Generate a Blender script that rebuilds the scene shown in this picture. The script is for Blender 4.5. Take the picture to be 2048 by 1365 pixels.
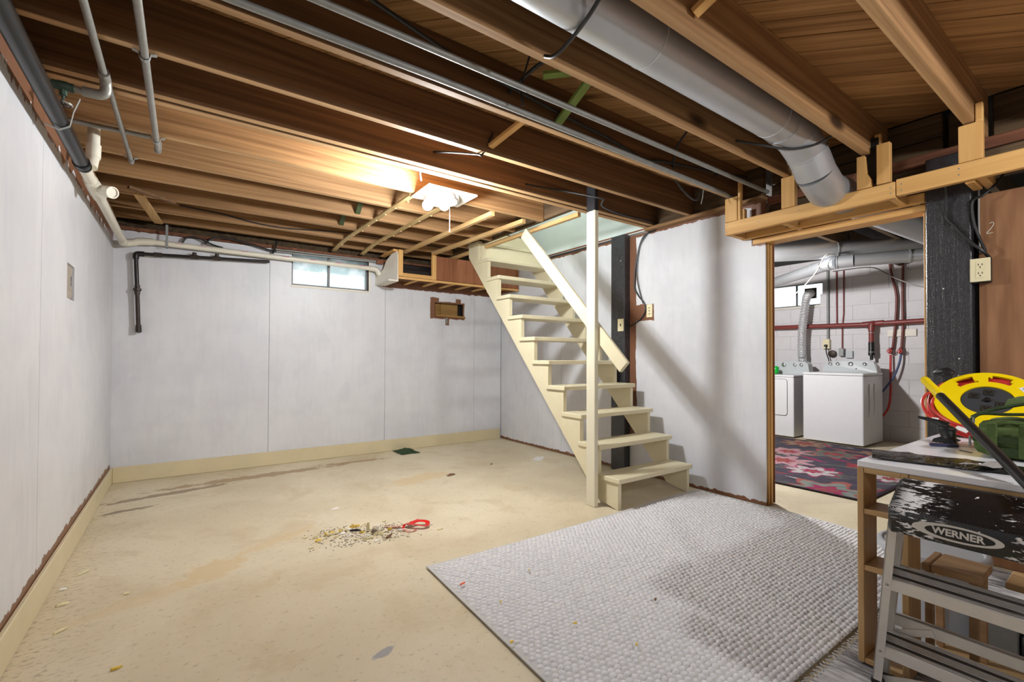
import bpy, math, random
from mathutils import Vector, Matrix
random.seed(7)
sc = bpy.context.scene
for o in list(bpy.data.objects): bpy.data.objects.remove(o)
col = sc.collection
R = math.radians
V = Vector

# ------------------------------------------------------------------ camera
CAM = V((0.499, -5.081, 1.06))
yaw, pit, rol = 0.61557, 0.013429, 0.0039614
fw = V((math.sin(yaw)*math.cos(pit), math.cos(yaw)*math.cos(pit), math.sin(pit)))
rt = V((math.cos(yaw), -math.sin(yaw), 0)); up = rt.cross(fw)
rt2 = rt*math.cos(rol) + up*math.sin(rol); up2 = rt2.cross(fw)
cd = bpy.data.cameras.new('camera'); cam = bpy.data.objects.new('camera', cd); col.objects.link(cam)
M = Matrix((( rt2.x, up2.x, -fw.x, CAM.x), (rt2.y, up2.y, -fw.y, CAM.y), (rt2.z, up2.z, -fw.z, CAM.z), (0, 0, 0, 1)))
cam.matrix_world = M
cd.sensor_width = 36; cd.lens = 925.33/2048*36; cd.shift_y = 21.18/2048; cd.clip_start = 0.02
sc.camera = cam

# ------------------------------------------------------------------ world, lights, exposure
sc.view_settings.view_transform = 'Standard'; sc.view_settings.look = 'None'
sc.view_settings.gamma = 1.0; sc.view_settings.use_curve_mapping = False
sc.view_settings.exposure = 0.27
w = bpy.data.worlds.new('world'); sc.world = w; w.use_nodes = True
bg = w.node_tree.nodes['Background']; bg.inputs[0].default_value = (0.93, 0.97, 1.0, 1); bg.inputs[1].default_value = 3.0

def lamp(name, loc, power, radius, colr):
    l = bpy.data.lights.new(name, 'POINT'); l.energy = power; l.shadow_soft_size = radius; l.color = colr
    o = bpy.data.objects.new(name, l); col.objects.link(o); o.location = loc; return o
# the same kind of ceiling lamps hang in the part of the basement behind the camera and in the laundry room
lamp('rear_room_lamp', (0.9, -6.9, 2.0), 22, 0.12, (0.97, 0.985, 1.0))
lamp('rear_room_lamp', (2.75, -5.95, 2.03), 75, 0.07, (0.97, 0.985, 1.0))
lamp('laundry_lamp', (4.95, -2.2, 1.98), 215, 0.06, (1.0, 0.99, 0.98))
lamp('upstairs_hall_lamp', (3.45, -1.5, 3.4), 22, 0.12, (1.0, 0.98, 0.96))
BULB_STRENGTH = 690.0

# ------------------------------------------------------------------ helpers
def S(r, g, b):
    f = lambda c: (c/255/12.92) if c/255 <= 0.04045 else ((c/255+0.055)/1.055)**2.4
    return (f(r), f(g), f(b), 1.0)

class MB:
    def __init__(s): s.v = []; s.f = []; s.m = []
    def add(s, v, f, m=0):
        n = len(s.v); s.v += [tuple(p) for p in v]; s.f += [tuple(i+n for i in q) for q in f]; s.m += [m]*len(f); return s
    def obox(s, c, ax, h, b=0.0, m=0):
        c = V(c); ax = [V(a).normalized() for a in ax]
        b = min(b, 0.45*min(h))
        def P(x, y, z): return c + ax[0]*x + ax[1]*y + ax[2]*z
        if b <= 0:
            v = [P(sx*h[0], sy*h[1], sz*h[2]) for sx in (-1, 1) for sy in (-1, 1) for sz in (-1, 1)]
            f = [(0,1,3,2), (4,6,7,5), (0,4,5,1), (2,3,7,6), (0,2,6,4), (1,5,7,3)]
            return s.add(v, f, m)
        v = []; idx = {}
        for sx in (-1, 1):
            for sy in (-1, 1):
                for sz in (-1, 1):
                    for k in range(3):
                        d = [h[0], h[1], h[2]]
                        for j in range(3):
                            if j != k: d[j] -= b
                        idx[(sx, sy, sz, k)] = len(v); v.append(P(sx*d[0], sy*d[1], sz*d[2]))
        f = []
        for k in range(3):
            i, j = [q for q in range(3) if q != k]
            for sg in (-1, 1):
                q = []
                for (a, bb) in ((-1,-1), (1,-1), (1,1), (-1,1)):
                    t = [0, 0, 0]; t[k] = sg; t[i] = a; t[j] = bb
                    q.append(idx[(t[0], t[1], t[2], k)])
                f.append(q)
        for k in range(3):
            i, j = [q for q in range(3) if q != k]
            for a in (-1, 1):
                for bb in (-1, 1):
                    t0 = [0,0,0]; t0[i] = a; t0[j] = bb; t1 = list(t0); t0[k] = -1; t1[k] = 1
                    f.append([idx[(*t0, i)], idx[(*t1, i)], idx[(*t1, j)], idx[(*t0, j)]])
        for sx in (-1, 1):
            for sy in (-1, 1):
                for sz in (-1, 1): f.append([idx[(sx, sy, sz, k)] for k in range(3)])
        ctr = c
        out = []
        for q in f:
            pts = [v[i] for i in q]; n = (pts[1]-pts[0]).cross(pts[2]-pts[0]); mid = sum(pts, V((0,0,0)))/len(pts)
            out.append(q if n.dot(mid-ctr) > 0 else q[::-1])
        return s.add(v, out, m)
    def box(s, x0, x1, y0, y1, z0, z1, b=0.0, m=0):
        return s.obox(((x0+x1)/2, (y0+y1)/2, (z0+z1)/2), ((1,0,0), (0,1,0), (0,0,1)), (abs(x1-x0)/2, abs(y1-y0)/2, abs(z1-z0)/2), b, m)
    def bar(s, a, c, wid, thk, upv=(0,0,1), b=0.0, m=0):
        a = V(a); c = V(c); d = (c-a); L = d.length; d.normalize(); sd = d.cross(V(upv)).normalized(); u = sd.cross(d)
        return s.obox((a+c)/2, (d, sd, u), (L/2, wid/2, thk/2), b, m)
    def prism(s, pts, axis, a0, a1, m=0):
        n = len(pts)
        def P(p, a): return {'x': (a, p[0], p[1]), 'y': (p[0], a, p[1]), 'z': (p[0], p[1], a)}[axis]
        v = [P(p, a0) for p in pts] + [P(p, a1) for p in pts]
        f = [tuple(range(n))[::-1], tuple(range(n, 2*n))] + [(i, (i+1) % n, (i+1) % n+n, i+n) for i in range(n)]
        return s.add(v, f, m)
    def tube(s, path, r, n=10, caps=True, m=0, closed=False):
        path = [V(p) for p in path]; N = len(path)
        rr = r if isinstance(r, (list, tuple)) else [r]*N
        v = []; prev = None
        for i, p in enumerate(path):
            if closed: t = path[(i+1) % N]-path[i-1]
            else: t = (path[min(i+1, N-1)]-path[max(i-1, 0)])
            t.normalize()
            if prev is None:
                a = V((0,0,1)) if abs(t.z) < 0.9 else V((1,0,0)); u = t.cross(a).normalized()
            else:
                u = prev - t*prev.dot(t); u.normalize()
            prev = u; wv = t.cross(u)
            for k in range(n):
                an = 2*math.pi*k/n; v.append(p + (u*math.cos(an)+wv*math.sin(an))*rr[i])
        f = []
        for i in range(N if closed else N-1):
            j = (i+1) % N
            for k in range(n): f.append((i*n+k, i*n+(k+1) % n, j*n+(k+1) % n, j*n+k))
        if caps and not closed: f += [tuple(range(n))[::-1], tuple(range((N-1)*n, N*n))]
        return s.add(v, f, m)
    def lathe(s, prof, c, ax=(0,0,1), n=24, m=0):
        c = V(c); ax = V(ax).normalized(); a = V((1,0,0)) if abs(ax.x) < 0.9 else V((0,1,0)); u = ax.cross(a).normalized(); wv = ax.cross(u)
        v = []; f = []
        for (r, z) in prof:
            for k in range(n):
                an = 2*math.pi*k/n; v.append(c + ax*z + (u*math.cos(an)+wv*math.sin(an))*r)
        for i in range(len(prof)-1):
            for k in range(n): f.append((i*n+k, i*n+(k+1) % n, (i+1)*n+(k+1) % n, (i+1)*n+k))
        if prof[0][0] > 1e-6: f.append(tuple(range(n))[::-1])
        if prof[-1][0] > 1e-6: f.append(tuple(range((len(prof)-1)*n, len(prof)*n)))
        return s.add(v, f, m)
    def ell(s, c, rad, rot=None, nu=8, nv=5, m=0):
        c = V(c); v = [c + (rot @ V((0,0,rad[2])) if rot else V((0,0,rad[2])))]; f = []
        for i in range(1, nv):
            th = math.pi*i/nv
            for k in range(nu):
                ph = 2*math.pi*k/nu; p = V((rad[0]*math.sin(th)*math.cos(ph), rad[1]*math.sin(th)*math.sin(ph), rad[2]*math.cos(th)))
                v.append(c + (rot @ p if rot else p))
        v.append(c - (rot @ V((0,0,rad[2])) if rot else V((0,0,rad[2]))))
        for k in range(nu): f.append((0, 1+k, 1+(k+1) % nu))
        for i in range(nv-2):
            for k in range(nu): f.append((1+i*nu+k, 1+(i+1)*nu+k, 1+(i+1)*nu+(k+1) % nu, 1+i*nu+(k+1) % nu))
        L = len(v)-1
        for k in range(nu): f.append((L, 1+(nv-2)*nu+(k+1) % nu, 1+(nv-2)*nu+k))
        return s.add(v, f, m)
    def sheet(s, rows, thick=0.0, m=0):
        nr = len(rows); nc = len(rows[0]); v = [V(p) for r in rows for p in r]
        f = [(i*nc+j, i*nc+j+1, (i+1)*nc+j+1, (i+1)*nc+j) for i in range(nr-1) for j in range(nc-1)]
        if thick:
            n0 = len(v); nor = [V((0,0,0)) for _ in v]
            for q in f:
                nn = (v[q[1]]-v[q[0]]).cross(v[q[2]]-v[q[0]])
                for i in q: nor[i] += nn
            v += [p - nor[i].normalized()*thick for i, p in enumerate(v[:n0])]
            f += [tuple(i+n0 for i in q)[::-1] for q in f]
            edge = [j for j in range(nc)] + [i*nc+nc-1 for i in range(1, nr)] + [(nr-1)*nc+j for j in range(nc-2, -1, -1)] + [i*nc for i in range(nr-2, 0, -1)]
            for a, b in zip(edge, edge[1:]+edge[:1]): f.append((b, a, a+n0, b+n0))
        return s.add(v, f, m)
    def mesh(s, name, mats, smooth):
        me = bpy.data.meshes.new(name)
        lo = V((min(p[0] for p in s.v), min(p[1] for p in s.v), min(p[2] for p in s.v)))
        hi = V((max(p[0] for p in s.v), max(p[1] for p in s.v), max(p[2] for p in s.v)))
        base = V(((lo.x+hi.x)/2, (lo.y+hi.y)/2, lo.z))
        me.from_pydata([V(p)-base for p in s.v], [], s.f)
        for mt in mats: me.materials.append(mt)
        if len(mats) > 1: me.polygons.foreach_set('material_index', s.m)
        if smooth:
            me.polygons.foreach_set('use_smooth', [True]*len(me.polygons)); me.set_sharp_from_angle(angle=R(smooth if smooth is not True else 42))
        me.update(); return me, base
    def build(s, name, mat, parent=None, smooth=False, label=None, cat=None, group=None, kind=None):
        mats = mat if isinstance(mat, (list, tuple)) else [mat]
        me, base = s.mesh(name, mats, smooth)
        o = bpy.data.objects.new(name, me); col.objects.link(o)
        setp(o, base, parent); tag(o, label, cat, group, kind)
        return o
ORG = {}
def setp(o, base, parent):
    ORG[o] = V(base)
    if parent: o.parent = parent; o.location = V(base)-ORG[parent]
    else: o.location = base
def tag(o, label=None, cat=None, group=None, kind=None):
    if label: o['label'] = label
    if cat: o['category'] = cat
    if group: o['group'] = group
    if kind: o['kind'] = kind
    return o
def thing(name, loc, label=None, cat=None, group=None, kind=None):
    o = bpy.data.objects.new(name, None); col.objects.link(o); o.location = loc; o.empty_display_size = 0.1
    ORG[o] = V(loc); return tag(o, label, cat, group, kind)
def put(name, me, loc, parent=None, rot=(0,0,0), **k):
    o = bpy.data.objects.new(name, me); col.objects.link(o); setp(o, V(loc), parent); o.rotation_euler = rot; tag(o, **k); return o
def smoothpath(pts, sub=6):
    pts = [V(p) for p in pts]; out = []
    for i in range(len(pts)-1):
        p0 = pts[max(i-1, 0)]; p1 = pts[i]; p2 = pts[i+1]; p3 = pts[min(i+2, len(pts)-1)]
        for k in range(sub):
            t = k/sub
            out.append(0.5*((2*p1)+(p2-p0)*t+(2*p0-5*p1+4*p2-p3)*t*t+(3*p1-p0-3*p2+p3)*t**3))
    out.append(pts[-1]); return out
def text_mesh(name, txt, size, extrude, mat, parent, Mx, bold=0.0, shear=0.0, sx=1.0):
    cu = bpy.data.curves.new(name, 'FONT'); cu.body = txt; cu.size = size; cu.extrude = extrude; cu.offset = bold; cu.shear = shear
    cu.align_x = 'CENTER'; cu.align_y = 'CENTER'; cu.resolution_u = 3
    to = bpy.data.objects.new('tmp', cu); col.objects.link(to)
    dg = bpy.context.evaluated_depsgraph_get(); me = bpy.data.meshes.new_from_object(to.evaluated_get(dg))
    bpy.data.objects.remove(to)
    me.transform(Matrix.Diagonal((sx, 1, 1, 1)))
    me.transform(Mx); me.materials.clear(); me.materials.append(mat)
    mb = MB(); mb.v = [tuple(v.co) for v in me.vertices]; mb.f = [tuple(p.vertices) for p in me.polygons]; mb.m = [0]*len(mb.f)
    return mb.build(name, mat, parent)

# ------------------------------------------------------------------ node materials
class NT:
    def __init__(s, name):
        s.mat = bpy.data.materials.new(name); s.mat.use_nodes = True; s.t = s.mat.node_tree
        s.b = s.t.nodes['Principled BSDF']; s.out = s.t.nodes['Material Output']
    def n(s, typ, **k):
        nd = s.t.nodes.new(typ)
        for a, v in k.items(): setattr(nd, a, v)
        return nd
    def ln(s, a, b): s.t.links.new(a, b)
    def inp(s, sock, val):
        if hasattr(val, 'is_linked'): s.ln(val, sock)
        elif val is not None: sock.default_value = val
    def math(s, op, a, b=None, c=None, clamp=False):
        nd = s.n('ShaderNodeMath', operation=op); nd.use_clamp = clamp
        s.inp(nd.inputs[0], a); s.inp(nd.inputs[1], b)
        if c is not None: s.inp(nd.inputs[2], c)
        return nd.outputs[0]
    def vm(s, op, a, b):
        nd = s.n('ShaderNodeVectorMath', operation=op); s.inp(nd.inputs[0], a); s.inp(nd.inputs[1], b); return nd.outputs[0]
    def noise(s, vec, scale, detail=3.0, rough=0.55, dist=0.0):
        nd = s.n('ShaderNodeTexNoise'); s.ln(vec, nd.inputs['Vector']); nd.inputs['Scale'].default_value = scale
        nd.inputs['Detail'].default_value = detail; nd.inputs['Roughness'].default_value = rough; nd.inputs['Distortion'].default_value = dist
        return nd.outputs['Fac']
    def voro(s, vec, scale, feature='F1', out='Distance'):
        nd = s.n('ShaderNodeTexVoronoi', feature=feature); s.ln(vec, nd.inputs['Vector']); nd.inputs['Scale'].default_value = scale; return nd.outputs[out]
    def mix(s, fac, a, b):
        nd = s.n('ShaderNodeMix', data_type='RGBA'); s.inp(nd.inputs[0], fac); s.inp(nd.inputs[6], a); s.inp(nd.inputs[7], b); return nd.outputs[2]
    def mulc(s, fac, a, b):
        nd = s.n('ShaderNodeMix', data_type='RGBA', blend_type='MULTIPLY'); s.inp(nd.inputs[0], fac); s.inp(nd.inputs[6], a); s.inp(nd.inputs[7], b); return nd.outputs[2]
    def step(s, x, lo, hi):
        nd = s.n('ShaderNodeMapRange', interpolation_type='SMOOTHSTEP'); s.inp(nd.inputs[0], x)
        nd.inputs[1].default_value = lo; nd.inputs[2].default_value = hi; return nd.outputs[0]
    def obj(s):
        tc = s.n('ShaderNodeTexCoord'); oi = s.n('ShaderNodeObjectInfo')
        mu = s.math('MULTIPLY', oi.outputs['Random'], 37.0); cb = s.n('ShaderNodeCombineXYZ')
        for i in range(3): s.ln(mu, cb.inputs[i])
        s.rand = oi.outputs['Random']
        return s.vm('ADD', tc.outputs['Object'], cb.outputs[0])
    def pos(s):
        g = s.n('ShaderNodeNewGeometry'); sp = s.n('ShaderNodeSeparateXYZ'); s.ln(g.outputs['Position'], sp.inputs[0])
        s.P = g.outputs['Position']; return sp.outputs
    def bump(s, h, strength=0.3, dist=0.01):
        nd = s.n('ShaderNodeBump'); nd.inputs['Strength'].default_value = strength; nd.inputs['Distance'].default_value = dist
        s.ln(h, nd.inputs['Height']); s.ln(nd.outputs[0], s.b.inputs['Normal'])
    def fin(s, colr=None, rough=None, metal=None, spec=None):
        s.inp(s.b.inputs['Base Color'], colr); s.inp(s.b.inputs['Roughness'], rough); s.inp(s.b.inputs['Metallic'], metal)
        if spec is not None: s.inp(s.b.inputs['Specular IOR Level'], spec)
        return s.mat

def plain(name, c, rough=0.5, metal=0.0, var=0.12, scale=14.0, spec=0.5, bump=0.0):
    t = NT(name); o = t.obj(); nz = t.noise(o, scale, 4)
    d = tuple(x*(1-2*var) for x in c[:3])+(1,); l = tuple(min(1, x*(1+var)) for x in c[:3])+(1,)
    if bump: t.bump(nz, bump, 0.005)
    return t.fin(t.mix(nz, d, l), rough, metal, spec)

def wood(name, dark, light, axis=0, stretch=0.06, scale=34.0, rough=0.62, knots=True, var=0.35, bump=0.12):
    t = NT(name); o = t.obj()
    sv = [1.0, 1.0, 1.0]; sv[axis] = stretch
    g = t.vm('MULTIPLY', o, tuple(sv))
    fine = t.noise(g, scale, 5, 0.6); broad = t.noise(g, scale*0.2, 3, 0.5, 0.5)
    ring = t.math('SINE', t.math('MULTIPLY', broad, 46.0)); ring = t.math('MULTIPLY_ADD', ring, 0.16, 0.5)
    f = t.math('ADD', t.math('MULTIPLY', fine, 0.55), t.math('MULTIPLY', ring, 0.35))
    f = t.math('ADD', f, t.math('MULTIPLY', broad, 0.25))
    c = t.mix(t.step(f, 0.3, 0.95), dark, light)
    c = t.mulc(t.math('MULTIPLY', t.rand, var), c, (0.55, 0.5, 0.45, 1))
    if knots:
        kv = [3.0, 3.0, 3.0]; kv[axis] = 1.1
        kd = t.voro(t.vm('MULTIPLY', o, tuple(kv)), 1.0)
        c = t.mix(t.math('SUBTRACT', 1.0, t.step(kd, 0.05, 0.15)), c, tuple(x*0.25 for x in dark[:3])+(1,))
    t.bump(fine, bump, 0.004)
    return t.fin(c, rough, 0, 0.3)

JD_, JL_ = S(112, 66, 28), S(192, 134, 74)
m_joist = wood('joist_fir', S(78, 54, 34), S(150, 110, 72), 0, 0.025, 38)  # darker copy of the joist wood, shade on unlit faces put into its colour
m_jlit = wood('lit_joist_edge', S(158, 120, 80), S(216, 178, 130), 0, 0.025, 38, 0.6, False)  # paler copy for the lower edges, floor bounce painted into the colour
m_joist_lit = wood('joist_fir_lit', S(120, 86, 54), S(200, 156, 108), 0, 0.025, 38)  # lighter copy of the joist wood, light on the faces put into its colour
m_joist_y = wood('trimmer_fir', S(92, 66, 42), S(174, 132, 88), 1, 0.025, 38)
m_pine_y = wood('new_pine_y', S(204, 154, 90), S(232, 188, 122), 1, 0.05, 26, 0.5, True, 0.2)
m_pine_x = wood('new_pine_x', S(204, 154, 90), S(232, 188, 122), 0, 0.05, 26, 0.5, True, 0.2)
m_pine_z = wood('new_pine_z', S(204, 154, 90), S(232, 188, 122), 2, 0.05, 26, 0.5, True, 0.2)
m_plank = wood('subfloor_pine', S(142, 100, 58), S(220, 172, 114), 0, 0.03, 40, 0.6, True, 0.8)
m_old = wood('old_timber', S(60, 46, 32), S(118, 96, 70), 1, 0.05, 30, 0.85, True, 0.3)
m_oldred = wood('old_red_plate', S(92, 56, 40), S(150, 100, 74), 1, 0.05, 30, 0.8, True, 0.3)
m_furr = wood('furring_strip', S(186, 146, 92), S(222, 188, 136), 1, 0.06, 30, 0.6, False, 0.2)
m_greenish = wood('greenish_furring', S(178, 146, 94), S(212, 188, 138), 1, 0.06, 30, 0.6, False, 0.2)
m_green = plain('green_painted_wood', S(128, 150, 74), 0.7)
m_greend = plain('dull_green_wood', S(64, 76, 44), 0.8)
m_brownpanel = wood('brown_panel', S(132, 82, 54), S(162, 106, 74), 2, 0.05, 30, 0.5, False, 0.15)
m_ply = wood('brown_plywood', S(120, 82, 56), S(172, 128, 92), 2, 0.12, 16, 0.5, False, 0.1)
m_desk = wood('oak_laminate_z', S(172, 138, 94), S(206, 172, 126), 2, 0.03, 40, 0.45, False, 0.05)
m_desk_y = wood('oak_laminate_y', S(172, 138, 94), S(206, 172, 126), 1, 0.03, 40, 0.45, False, 0.05)
m_board = wood('acacia_board', S(150, 116, 82), S(192, 156, 118), 1, 0.05, 34, 0.45, False, 0.1)
m_dark = plain('dark_void', S(26, 20, 16), 0.9)

def paint_panel(name, base, brown, lowz, topz, axis, rects=(), lown=0.03, topn=0.05):
    """white wall paint brushed over brown panelling, ragged at its edges"""
    t = NT(name); p = t.pos(); u = p[axis]
    n1 = t.noise(t.P, 7, 4, 0.6); n2 = t.noise(t.P, 1.7, 3, 0.5); n3 = t.noise(t.vm('MULTIPLY', t.P, (1, 1, 0.12)), 26, 4)
    c = t.mix(t.step(t.math('MULTIPLY_ADD', n1, 0.35, t.math('MULTIPLY', n2, 0.65)), 0.36, 0.64), S(204, 204, 209), base)
    sm = t.noise(t.vm('MULTIPLY', t.P, (1, 1, 0.6)), 2.6, 4, 0.6, 1.0); c = t.mix(t.math('MULTIPLY', t.step(sm, 0.5, 0.62), 0.35), c, S(220, 220, 223))
    c = t.mix(t.math('MULTIPLY', t.step(n3, 0.45, 0.8), 0.22), c, S(186, 182, 196))
    spk = t.voro(t.P, 5.0); c = t.mix(t.math('SUBTRACT', 1.0, t.step(spk, 0.008, 0.016)), c, S(70, 60, 56))
    rag = t.math('SUBTRACT', t.noise(t.vm('MULTIPLY', t.P, (1, 1, 0.35)), 11, 4, 0.65), 0.5)
    masks = []
    if lowz is not None: masks.append(t.math('SUBTRACT', 1.0, t.step(t.math('MULTIPLY_ADD', rag, -lown*2.4, p[2]), lowz-0.003, lowz+0.003)))
    if topz is not None: masks.append(t.step(t.math('MULTIPLY_ADD', rag, topn*2.4, p[2]), topz-0.003, topz+0.003))
    for (a0, a1, z0, z1) in rects:
        dx = t.math('SUBTRACT', t.math('ABSOLUTE', t.math('SUBTRACT', u, (a0+a1)/2)), abs(a1-a0)/2)
        dz = t.math('SUBTRACT', t.math('ABSOLUTE', t.math('SUBTRACT', p[2], (z0+z1)/2)), abs(z1-z0)/2)
        d = t.math('MULTIPLY_ADD', rag, 0.05, t.math('MAXIMUM', dx, dz))
        masks.append(t.math('SUBTRACT', 1.0, t.step(d, -0.003, 0.003)))
    if masks:
        mk = masks[0]
        for q in masks[1:]: mk = t.math('MAXIMUM', mk, q)
        gr = t.noise(t.vm('MULTIPLY', t.P, (14, 14, 1)), 4, 4)
        c = t.mix(mk, c, t.mix(gr, tuple(x*0.7 for x in brown[:3])+(1,), brown))
    t.bump(n1, 0.08, 0.004)
    return t.fin(c, 0.42, 0, 0.4)
WHITE = S(214, 214, 217); BROWN = S(130, 88, 64)
m_wall_left = paint_panel('painted_left_panel', WHITE, BROWN, 0.165, 2.03, 1, (), 0.04, 0.09)
m_wall_back = paint_panel('painted_back_panel', WHITE, BROWN, None, 2.13, 0, ((2.31, 3.95, 1.85, 2.3), (2.89, 3.01, 1.53, 1.785), (2.89, 3.36, 1.53, 1.74), (3.235, 3.31, 1.53, 1.785), (3.09, 3.145, 1.45, 1.54)), 0, 0.03)  # first rectangle: brown behind the chase also stands for the shade inside it
m_wall_right = paint_panel('painted_right_panel', WHITE, BROWN, 0.03, 2.185, 1, ((-2.44, -2.1, 1.405, 1.55), (-2.245, -2.1, 0.3, 2.3), (-3.6, -3.31, 1.885, 2.3)), 0.03, 0.02)

def m_floor_():
    t = NT('painted_concrete_floor'); p = t.pos()
    n1 = t.noise(t.P, 1.1, 4, 0.55, 0.4); n2 = t.noise(t.P, 9, 5, 0.65); n3 = t.noise(t.P, 60, 3)
    c = t.mix(t.step(n1, 0.3, 0.75), S(198, 184, 154), S(216, 204, 178))
    c = t.mix(t.math('MULTIPLY', t.step(n2, 0.5, 0.85), 0.35), c, S(186, 166, 128))
    dirt = t.noise(t.P, 38, 4, 0.7); c = t.mix(t.math('MULTIPLY', t.step(dirt, 0.56, 0.72), 0.5), c, S(122, 102, 74))
    big = t.noise(t.P, 3.2, 5, 0.65, 0.6); c = t.mix(t.math('MULTIPLY', t.step(big, 0.5, 0.68), 0.4), c, S(180, 160, 122))
    nearw = t.math('SUBTRACT', 1.0, t.step(t.math('ADD', p[0], t.math('MULTIPLY', n2, 0.25)), 0.12, 0.55)); grit = t.noise(t.vm('MULTIPLY', t.P, (30, 62, 30)), 1.0, 4, 0.7); c = t.mix(t.math('MULTIPLY', t.math('MULTIPLY', nearw, t.step(grit, 0.52, 0.66)), 0.6), c, S(120, 102, 76))
    # stains with a shape of their own: (cx, cy, rx, ry, angle, colour, strength)
    for (cx, cy, rx, ry, an, cc, st) in ((1.05, -0.42, 0.75, 0.075, 0.06, S(150, 118, 78), 0.7), (0.45, -0.62, 0.45, 0.05, 0.2, S(120, 92, 60), 0.7), (0.2, -0.95, 0.16, 0.035, 0.25, S(96, 74, 50), 0.7), (1.9, -0.33, 0.35, 0.05, -0.05, S(150, 114, 70), 0.7),
                                         (0.62, -2.35, 0.16, 0.12, 0.4, S(200, 172, 122), 0.6), (0.95, -2.1, 0.25, 0.05, 0.5, S(202, 176, 128), 0.5), (0.35, -2.5, 0.25, 0.06, 0.3, S(200, 176, 132), 0.4), (3.55, -1.25, 0.13, 0.05, 0.6, S(226, 226, 226), 0.9), (2.2, -1.3, 0.35, 0.12, 0.3, S(204, 178, 128), 0.6), (1.1, -3.45, 0.05, 0.02, 0.4, S(130, 132, 140), 0.8)):
        ca, sa = math.cos(an), math.sin(an)
        dx = t.math('SUBTRACT', p[0], cx); dy = t.math('SUBTRACT', p[1], cy)
        ux = t.math('DIVIDE', t.math('ADD', t.math('MULTIPLY', dx, ca), t.math('MULTIPLY', dy, sa)), rx)
        uy = t.math('DIVIDE', t.math('SUBTRACT', t.math('MULTIPLY', dy, ca), t.math('MULTIPLY', dx, sa)), ry)
        d = t.math('SQRT', t.math('ADD', t.math('MULTIPLY', ux, ux), t.math('MULTIPLY', uy, uy)))
        d = t.math('ADD', d, t.math('MULTIPLY', t.math('SUBTRACT', n2, 0.5), 2.6))
        c = t.mix(t.math('MULTIPLY', t.math('SUBTRACT', 1.0, t.step(d, 0.75, 1.05)), st), c, cc)
    t.bump(t.math('ADD', n2, t.math('MULTIPLY', n3, 0.3)), 0.12, 0.006)
    return t.fin(c, 0.48, 0, 0.45)
m_floor = m_floor_()
m_cream = plain('cream_stair_paint', S(214, 204, 172), 0.35, 0, 0.05, 9, 0.5)
m_base = plain('baseboard_tan_paint', S(212, 198, 162), 0.4, 0, 0.06, 6)
m_black = plain('black_glossy_tar_paint', S(44, 44, 48), 0.3, 0, 0.25, 45, 0.7, 0.7)
def m_tar_():
    t = NT('black_tar_paint_worn'); o = t.obj(); n = t.noise(o, 45, 4); v = t.voro(o, 9.0); w_ = t.noise(o, 160, 3)
    c = t.mix(n, S(26, 26, 29), S(58, 58, 62)); c = t.mix(t.math('SUBTRACT', 1.0, t.step(v, 0.03, 0.05)), c, S(206, 200, 190))
    st = t.noise(t.vm('MULTIPLY', o, (1, 1, 0.06)), 30, 3); t.bump(t.math('ADD', st, t.math('MULTIPLY', w_, 0.5)), 0.7, 0.006)
    return t.fin(c, 0.27, 0, 0.7)
m_black = m_tar_()
m_blackpl = plain('black_plastic', S(24, 24, 26), 0.4, 0, 0.2)
m_abs = plain('black_abs_pipe', S(20, 20, 22), 0.32, 0, 0.3, 10, 0.35)
m_pvc = plain('white_pvc', S(222, 216, 200), 0.35, 0, 0.06, 8)
m_pvcred = plain('pvc_print', S(206, 90, 150), 0.5)
m_iron = plain('rusty_black_iron', S(62, 50, 44), 0.5, 0.4, 0.3, 40)
m_ironblk = plain('black_iron', S(44, 40, 40), 0.35, 0.5, 0.2, 40)
m_zinc = plain('galvanised_steel', S(150, 152, 150), 0.55, 0.4, 0.14, 24)
m_zincpipe = plain('weathered_galvanised_pipe', S(146, 144, 138), 0.45, 0.5, 0.16, 40)
m_duct = plain('galvanised_duct', S(184, 186, 190), 0.42, 0.6, 0.08, 5)
m_brass = plain('green_brass_valve', S(62, 84, 72), 0.5, 0.3, 0.3, 40)
m_chrome = plain('bright_metal', S(206, 206, 208), 0.2, 0.9, 0.05)
m_wire = plain('black_cable', S(26, 26, 27), 0.45)
m_greywire = plain('grey_cable', S(150, 148, 142), 0.5)
m_drywall = plain('pale_drywall', S(200, 210, 206), 0.7, 0, 0.06, 3)
m_ivory = plain('ivory_plastic', S(228, 218, 180), 0.35, 0, 0.03)
m_slot = plain('dark_slot', S(40, 36, 30), 0.6)
m_whitepaint = plain('white_painted_board', S(224, 216, 202), 0.45, 0, 0.06, 6)
m_redpaint = plain('red_painted_pipe', S(132, 58, 54), 0.4, 0, 0.15, 20)
m_appl = plain('white_enamel', S(226, 226, 228), 0.22, 0, 0.02)
m_applgrey = plain('grey_console', S(196, 200, 202), 0.3, 0, 0.04)
m_desktop = plain('white_laminate', S(232, 232, 236), 0.22, 0, 0.02)
m_alu = plain('aluminium', S(208, 204, 198), 0.4, 0.35, 0.05, 40)
m_aludark = plain('dark_groove', S(64, 60, 56), 0.5, 0.3)
m_yellow = plain('yellow_plastic', S(246, 214, 8), 0.35, 0, 0.03)
m_redcord = plain('red_cord', S(196, 52, 44), 0.4, 0, 0.06)
m_bag = plain('olive_canvas', S(82, 100, 56), 0.85, 0, 0.18, 60, 0.2, 0.5)
m_bagd = plain('dark_olive_webbing', S(60, 74, 46), 0.85, 0, 0.18, 60, 0.2, 0.4)
m_lid = plain('grey_white_lid', S(204, 208, 214), 0.4, 0, 0.05)
m_bucket = plain('grey_bucket', S(190, 196, 206), 0.45, 0, 0.05)
m_label = plain('paper_label', S(232, 232, 232), 0.6, 0, 0.05)
m_chip = plain('pale_wood_chip', S(226, 214, 172), 0.7, 0, 0.1, 60)
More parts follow.
